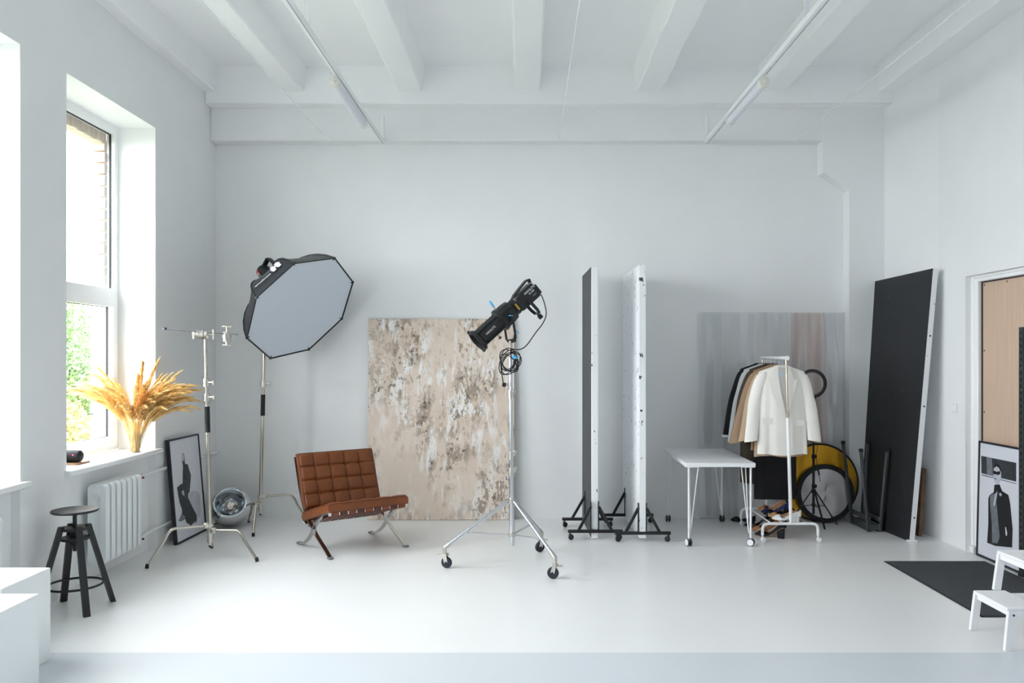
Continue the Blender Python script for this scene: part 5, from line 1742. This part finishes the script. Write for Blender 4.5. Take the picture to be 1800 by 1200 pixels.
# ------------------------------------------------------------------ upturned trestle
tr_ = thing('trestle', 'dark grey metal trestle standing upside down before the black board', 'trestle', (3.38, 7.96, 0))
M_TRES = mat('dark_grey_trestle', (74, 77, 80), .45)
TXa, TXb, TYa, TYb = 3.345, 3.435, 7.76, 8.14
for x in (TXa, TXb):
    for z in (.055, .125):
        m = MB(); m.bb(x - .008, x + .008, TYa - .01, TYb + .01, z - .022 if z > .1 else .002, z + .022 if z > .1 else .078, .002)
        m.build('rail', M_TRES, tr_)
for y in (TYa, TYb):
    m = MB(); m.bb(TXa, TXb, y - .008, y + .008, .02, .07, .002); m.build('cross_plate', M_TRES, tr_)
for (x, y, sx, sy) in ((TXa, TYa, -1, 0), (TXb, TYa, 1, 0), (TXa, TYb, -1, 0), (TXb, TYb, 1, 0)):
    p0_ = V(x + sx * .012, y, .003)
    p1_ = V(x + sx * (.095 if sx < 0 else .07), y + (.03 if y > 8 else -.03), .80 if y < 8 else .83)
    m = MB(); m.bar(p0_, p1_, .03, .03, up=(0, 1, 0), bev=.006)
    lg = m.build('leg', M_TRES, tr_)
    dd = (p1_ - p0_).normalized()
    m = MB(); m.bar(p0_.lerp(p1_, .02) + V(0, -.0155, 0), p0_.lerp(p1_, .88) + V(0, -.0155, 0), .003, .008, up=(0, 1, 0)); m.build('groove', M_BLACK, lg)
    m = MB(); m.bar(p1_ - dd * .02, p1_ + dd * .015, .034, .034, up=(0, 1, 0), bev=.004); m.build('rubber_foot', M_BLACKGASKET, lg)

# ------------------------------------------------------------------ big black board leaning on the right wall
bb_ = thing('black_board', 'tall black faced board with chipped white edges leaning in the right corner', 'board', (3.52, 7.8, 0))
nb, fb = V(3.533, 7.345, .004), V(3.462, 8.25, .004)
nt_, ft_ = V(3.748, 7.335, 2.52), V(3.625, 8.27, 2.49)
th = V(.050, .004, -.004)
m = MB(); m.add([nb, fb, ft_, nt_, nb + th, fb + th, ft_ + th, nt_ + th], [(0, 1, 2, 3), (4, 5, 6, 7), (0, 1, 5, 4), (1, 2, 6, 5), (2, 3, 7, 6), (3, 0, 4, 7)])
core = m.build('foam_core', chipped('chipped_white_edge', (232, 234, 236), (90, 84, 86), .68, 22), bb_, smooth=False)
nn = (fb - nb).cross(nt_ - nb).normalized()
if nn.x > 0: nn = -nn
e = .004
m = MB(); m.prism([nb + nn * .0005, fb + nn * .0005, ft_ + nn * .0005, nt_ + nn * .0005], nn * .003)
m.build('black_face', chipped('black_board_face', (30, 32, 35), (120, 124, 128), .735, 30), core, smooth=False)
m = MB(); m.bb(3.515, 3.60, 7.325, 7.375, .001, .018, .005); m.build('torn_corner', M_WHITE, bb_)
for z in (.22, 1.25, 1.9):
    q = nb.lerp(nt_, z / 2.52) + th * .55
    m = MB(); m.cyl(q, q - V(0, .004, 0), .008, n=10); m.build('nail', M_BLACKMETAL, bb_)
o = MB(); o.prism([(3.70, 7.60, .002), (3.712, 7.60, .002), (3.762, 7.62, .66), (3.75, 7.62, .66)], (0, .14, 0))
o = o.build('thin_board', mat('purple_edge_board', (96, 52, 92), .6)); tag(recentre(o), 'thin purple edged board leaning behind the black board', 'board')
o = MB(); o.prism([(3.725, 7.56, .002), (3.755, 7.56, .002), (3.806, 7.58, .64), (3.776, 7.58, .64)], (0, .12, 0))
o = o.build('thin_board', mat('brown_edge_board', (110, 84, 62), .6, vary=.2, vscale=14)); tag(recentre(o), 'brown wooden board leaning on the right wall behind the black board', 'board')

# ------------------------------------------------------------------ floor mat, step stool, shelf post
mt = thing('floor_mat', 'dark grey floor mat in front of the door recess', 'mat', (3.4, 5.92, 0))
m = MB(); m.bb(2.995, 3.80, 5.225, 6.615, .0005, .009, .002); m.build('pile', mat('dark_grey_carpet', (64, 68, 73), .95, vary=.35, vscale=160, bump=.6, bscale=260), mt)
m = MB()
for (a, b, c, d) in ((2.978, 2.997, 5.208, 6.632), (3.798, 3.817, 5.208, 6.632), (2.978, 3.817, 5.208, 5.227), (2.978, 3.817, 6.613, 6.632)):
    m.bb(a, b, c, d, .0005, .006, .001)
m.build('edge_binding', mat('black_rubber_edge', (34, 35, 42), .7), mt)

sw_ = thing('step_stool', 'white two-step wooden step stool at the right picture edge', 'step stool', (2.98, 4.79, 0))
M_STEP = mat('white_painted_wood', (238, 238, 240), .45)
# low step towards -x, width along y
YA, YBk = 4.60, 4.985
def slab(name, x0, x1, y0, y1, z):
    m = MB(); m.bb(x0, x1, y0, y1, z - .02, z, .004); return m.build(name, M_STEP, sw_)
X_ = 2.77
slab('lower_step', X_ + .015, X_ + .215, YA + .012, YBk - .02, .25)
ups = slab('upper_step', X_ + .155, X_ + .385, YA + .03, YBk - .035, .505)
m = MB(); m.bb(X_ + .24, X_ + .30, 4.745, 4.83, .5045, .5056); m.build('hand_hole', mat('pale_birch', (205, 180, 140), .6), ups)
for (y, sg) in ((YA + .014, 1), (YBk - .014, -1)):
    for (xb, xt, z0, z1) in ((X_ + .02, X_ + .045, 0.002, .23), (X_ + .40, X_ + .35, 0.002, .485), (X_ + .165, X_ + .19, .252, .485)):
        m = MB()
        q = []
        yin = y + sg * (.012 * z1 / .5)
        for (x, yy, z) in ((xb, y, z0), (xt, yin, z1)):
            q += [V(x - .022, yy - .012, z), V(x + .022, yy - .012, z), V(x + .022, yy + .012, z), V(x - .022, yy + .012, z)]
        m.add(q, [(0, 1, 2, 3), (4, 5, 6, 7), (0, 1, 5, 4), (1, 2, 6, 5), (2, 3, 7, 6), (3, 0, 4, 7)])
        m.build('leg', M_STEP, sw_, smooth=False)
    m = MB(); m.bb(X_ + .05, X_ + .38, y + sg * .004 - .009, y + sg * .004 + .009, .185, .229, .003); m.build('side_rail', M_STEP, sw_)
    m = MB(); yq = y - sg * .0125 + sg * .006; m.cyl((X_ + .05, yq, .208), (X_ + .05, yq - sg * .004, .208), .006, n=10); m.build('bolt', M_BLACKMETAL, sw_)
m = MB(); m.bb(X_ + .035, X_ + .053, YA + .03, YBk - .03, .195, .229, .003); m.build('front_apron', M_STEP, sw_)
m = MB(); m.bb(X_ + .175, X_ + .193, YA + .035, YBk - .035, .445, .484, .003); m.build('upper_apron', M_STEP, sw_)
m = MB(); m.bb(X_ + .375, X_ + .393, YA + .03, YBk - .03, .19, .229, .003); m.build('rear_rail', M_STEP, sw_)

ps = thing('shelf_upright', 'dark perforated metal shelf upright at the right picture edge by the framed print', 'shelf post', (3.86, 6.19, 0))
M_PST = mat('dark_green_grey_metal', (46, 54, 56), .45)
m = MB(); m.bb(3.835, 3.84, 6.15, 6.20, 0.01, 1.935, .001); m.bb(3.835, 3.885, 6.197, 6.202, 0.01, 1.935, .001); m.build('angle_bar', M_PST, ps)
m = MB(); m.bb(3.83, 3.89, 6.145, 6.207, 0.001, .02, .002); m.build('foot', M_BLACKGASKET, ps)
for k in range(36):
    m = MB(); m.bb(3.8338, 3.8352, 6.168, 6.182, .06 + k * .052, .085 + k * .052); m.build('slot', mat('slot_black', (10, 12, 12), .8), ps)
for z in (1.45, 1.62):
    m = MB(); m.cyl((3.836, 6.16, z), (3.828, 6.16, z), .006, n=6); m.build('bolt', M_CHROME, ps)
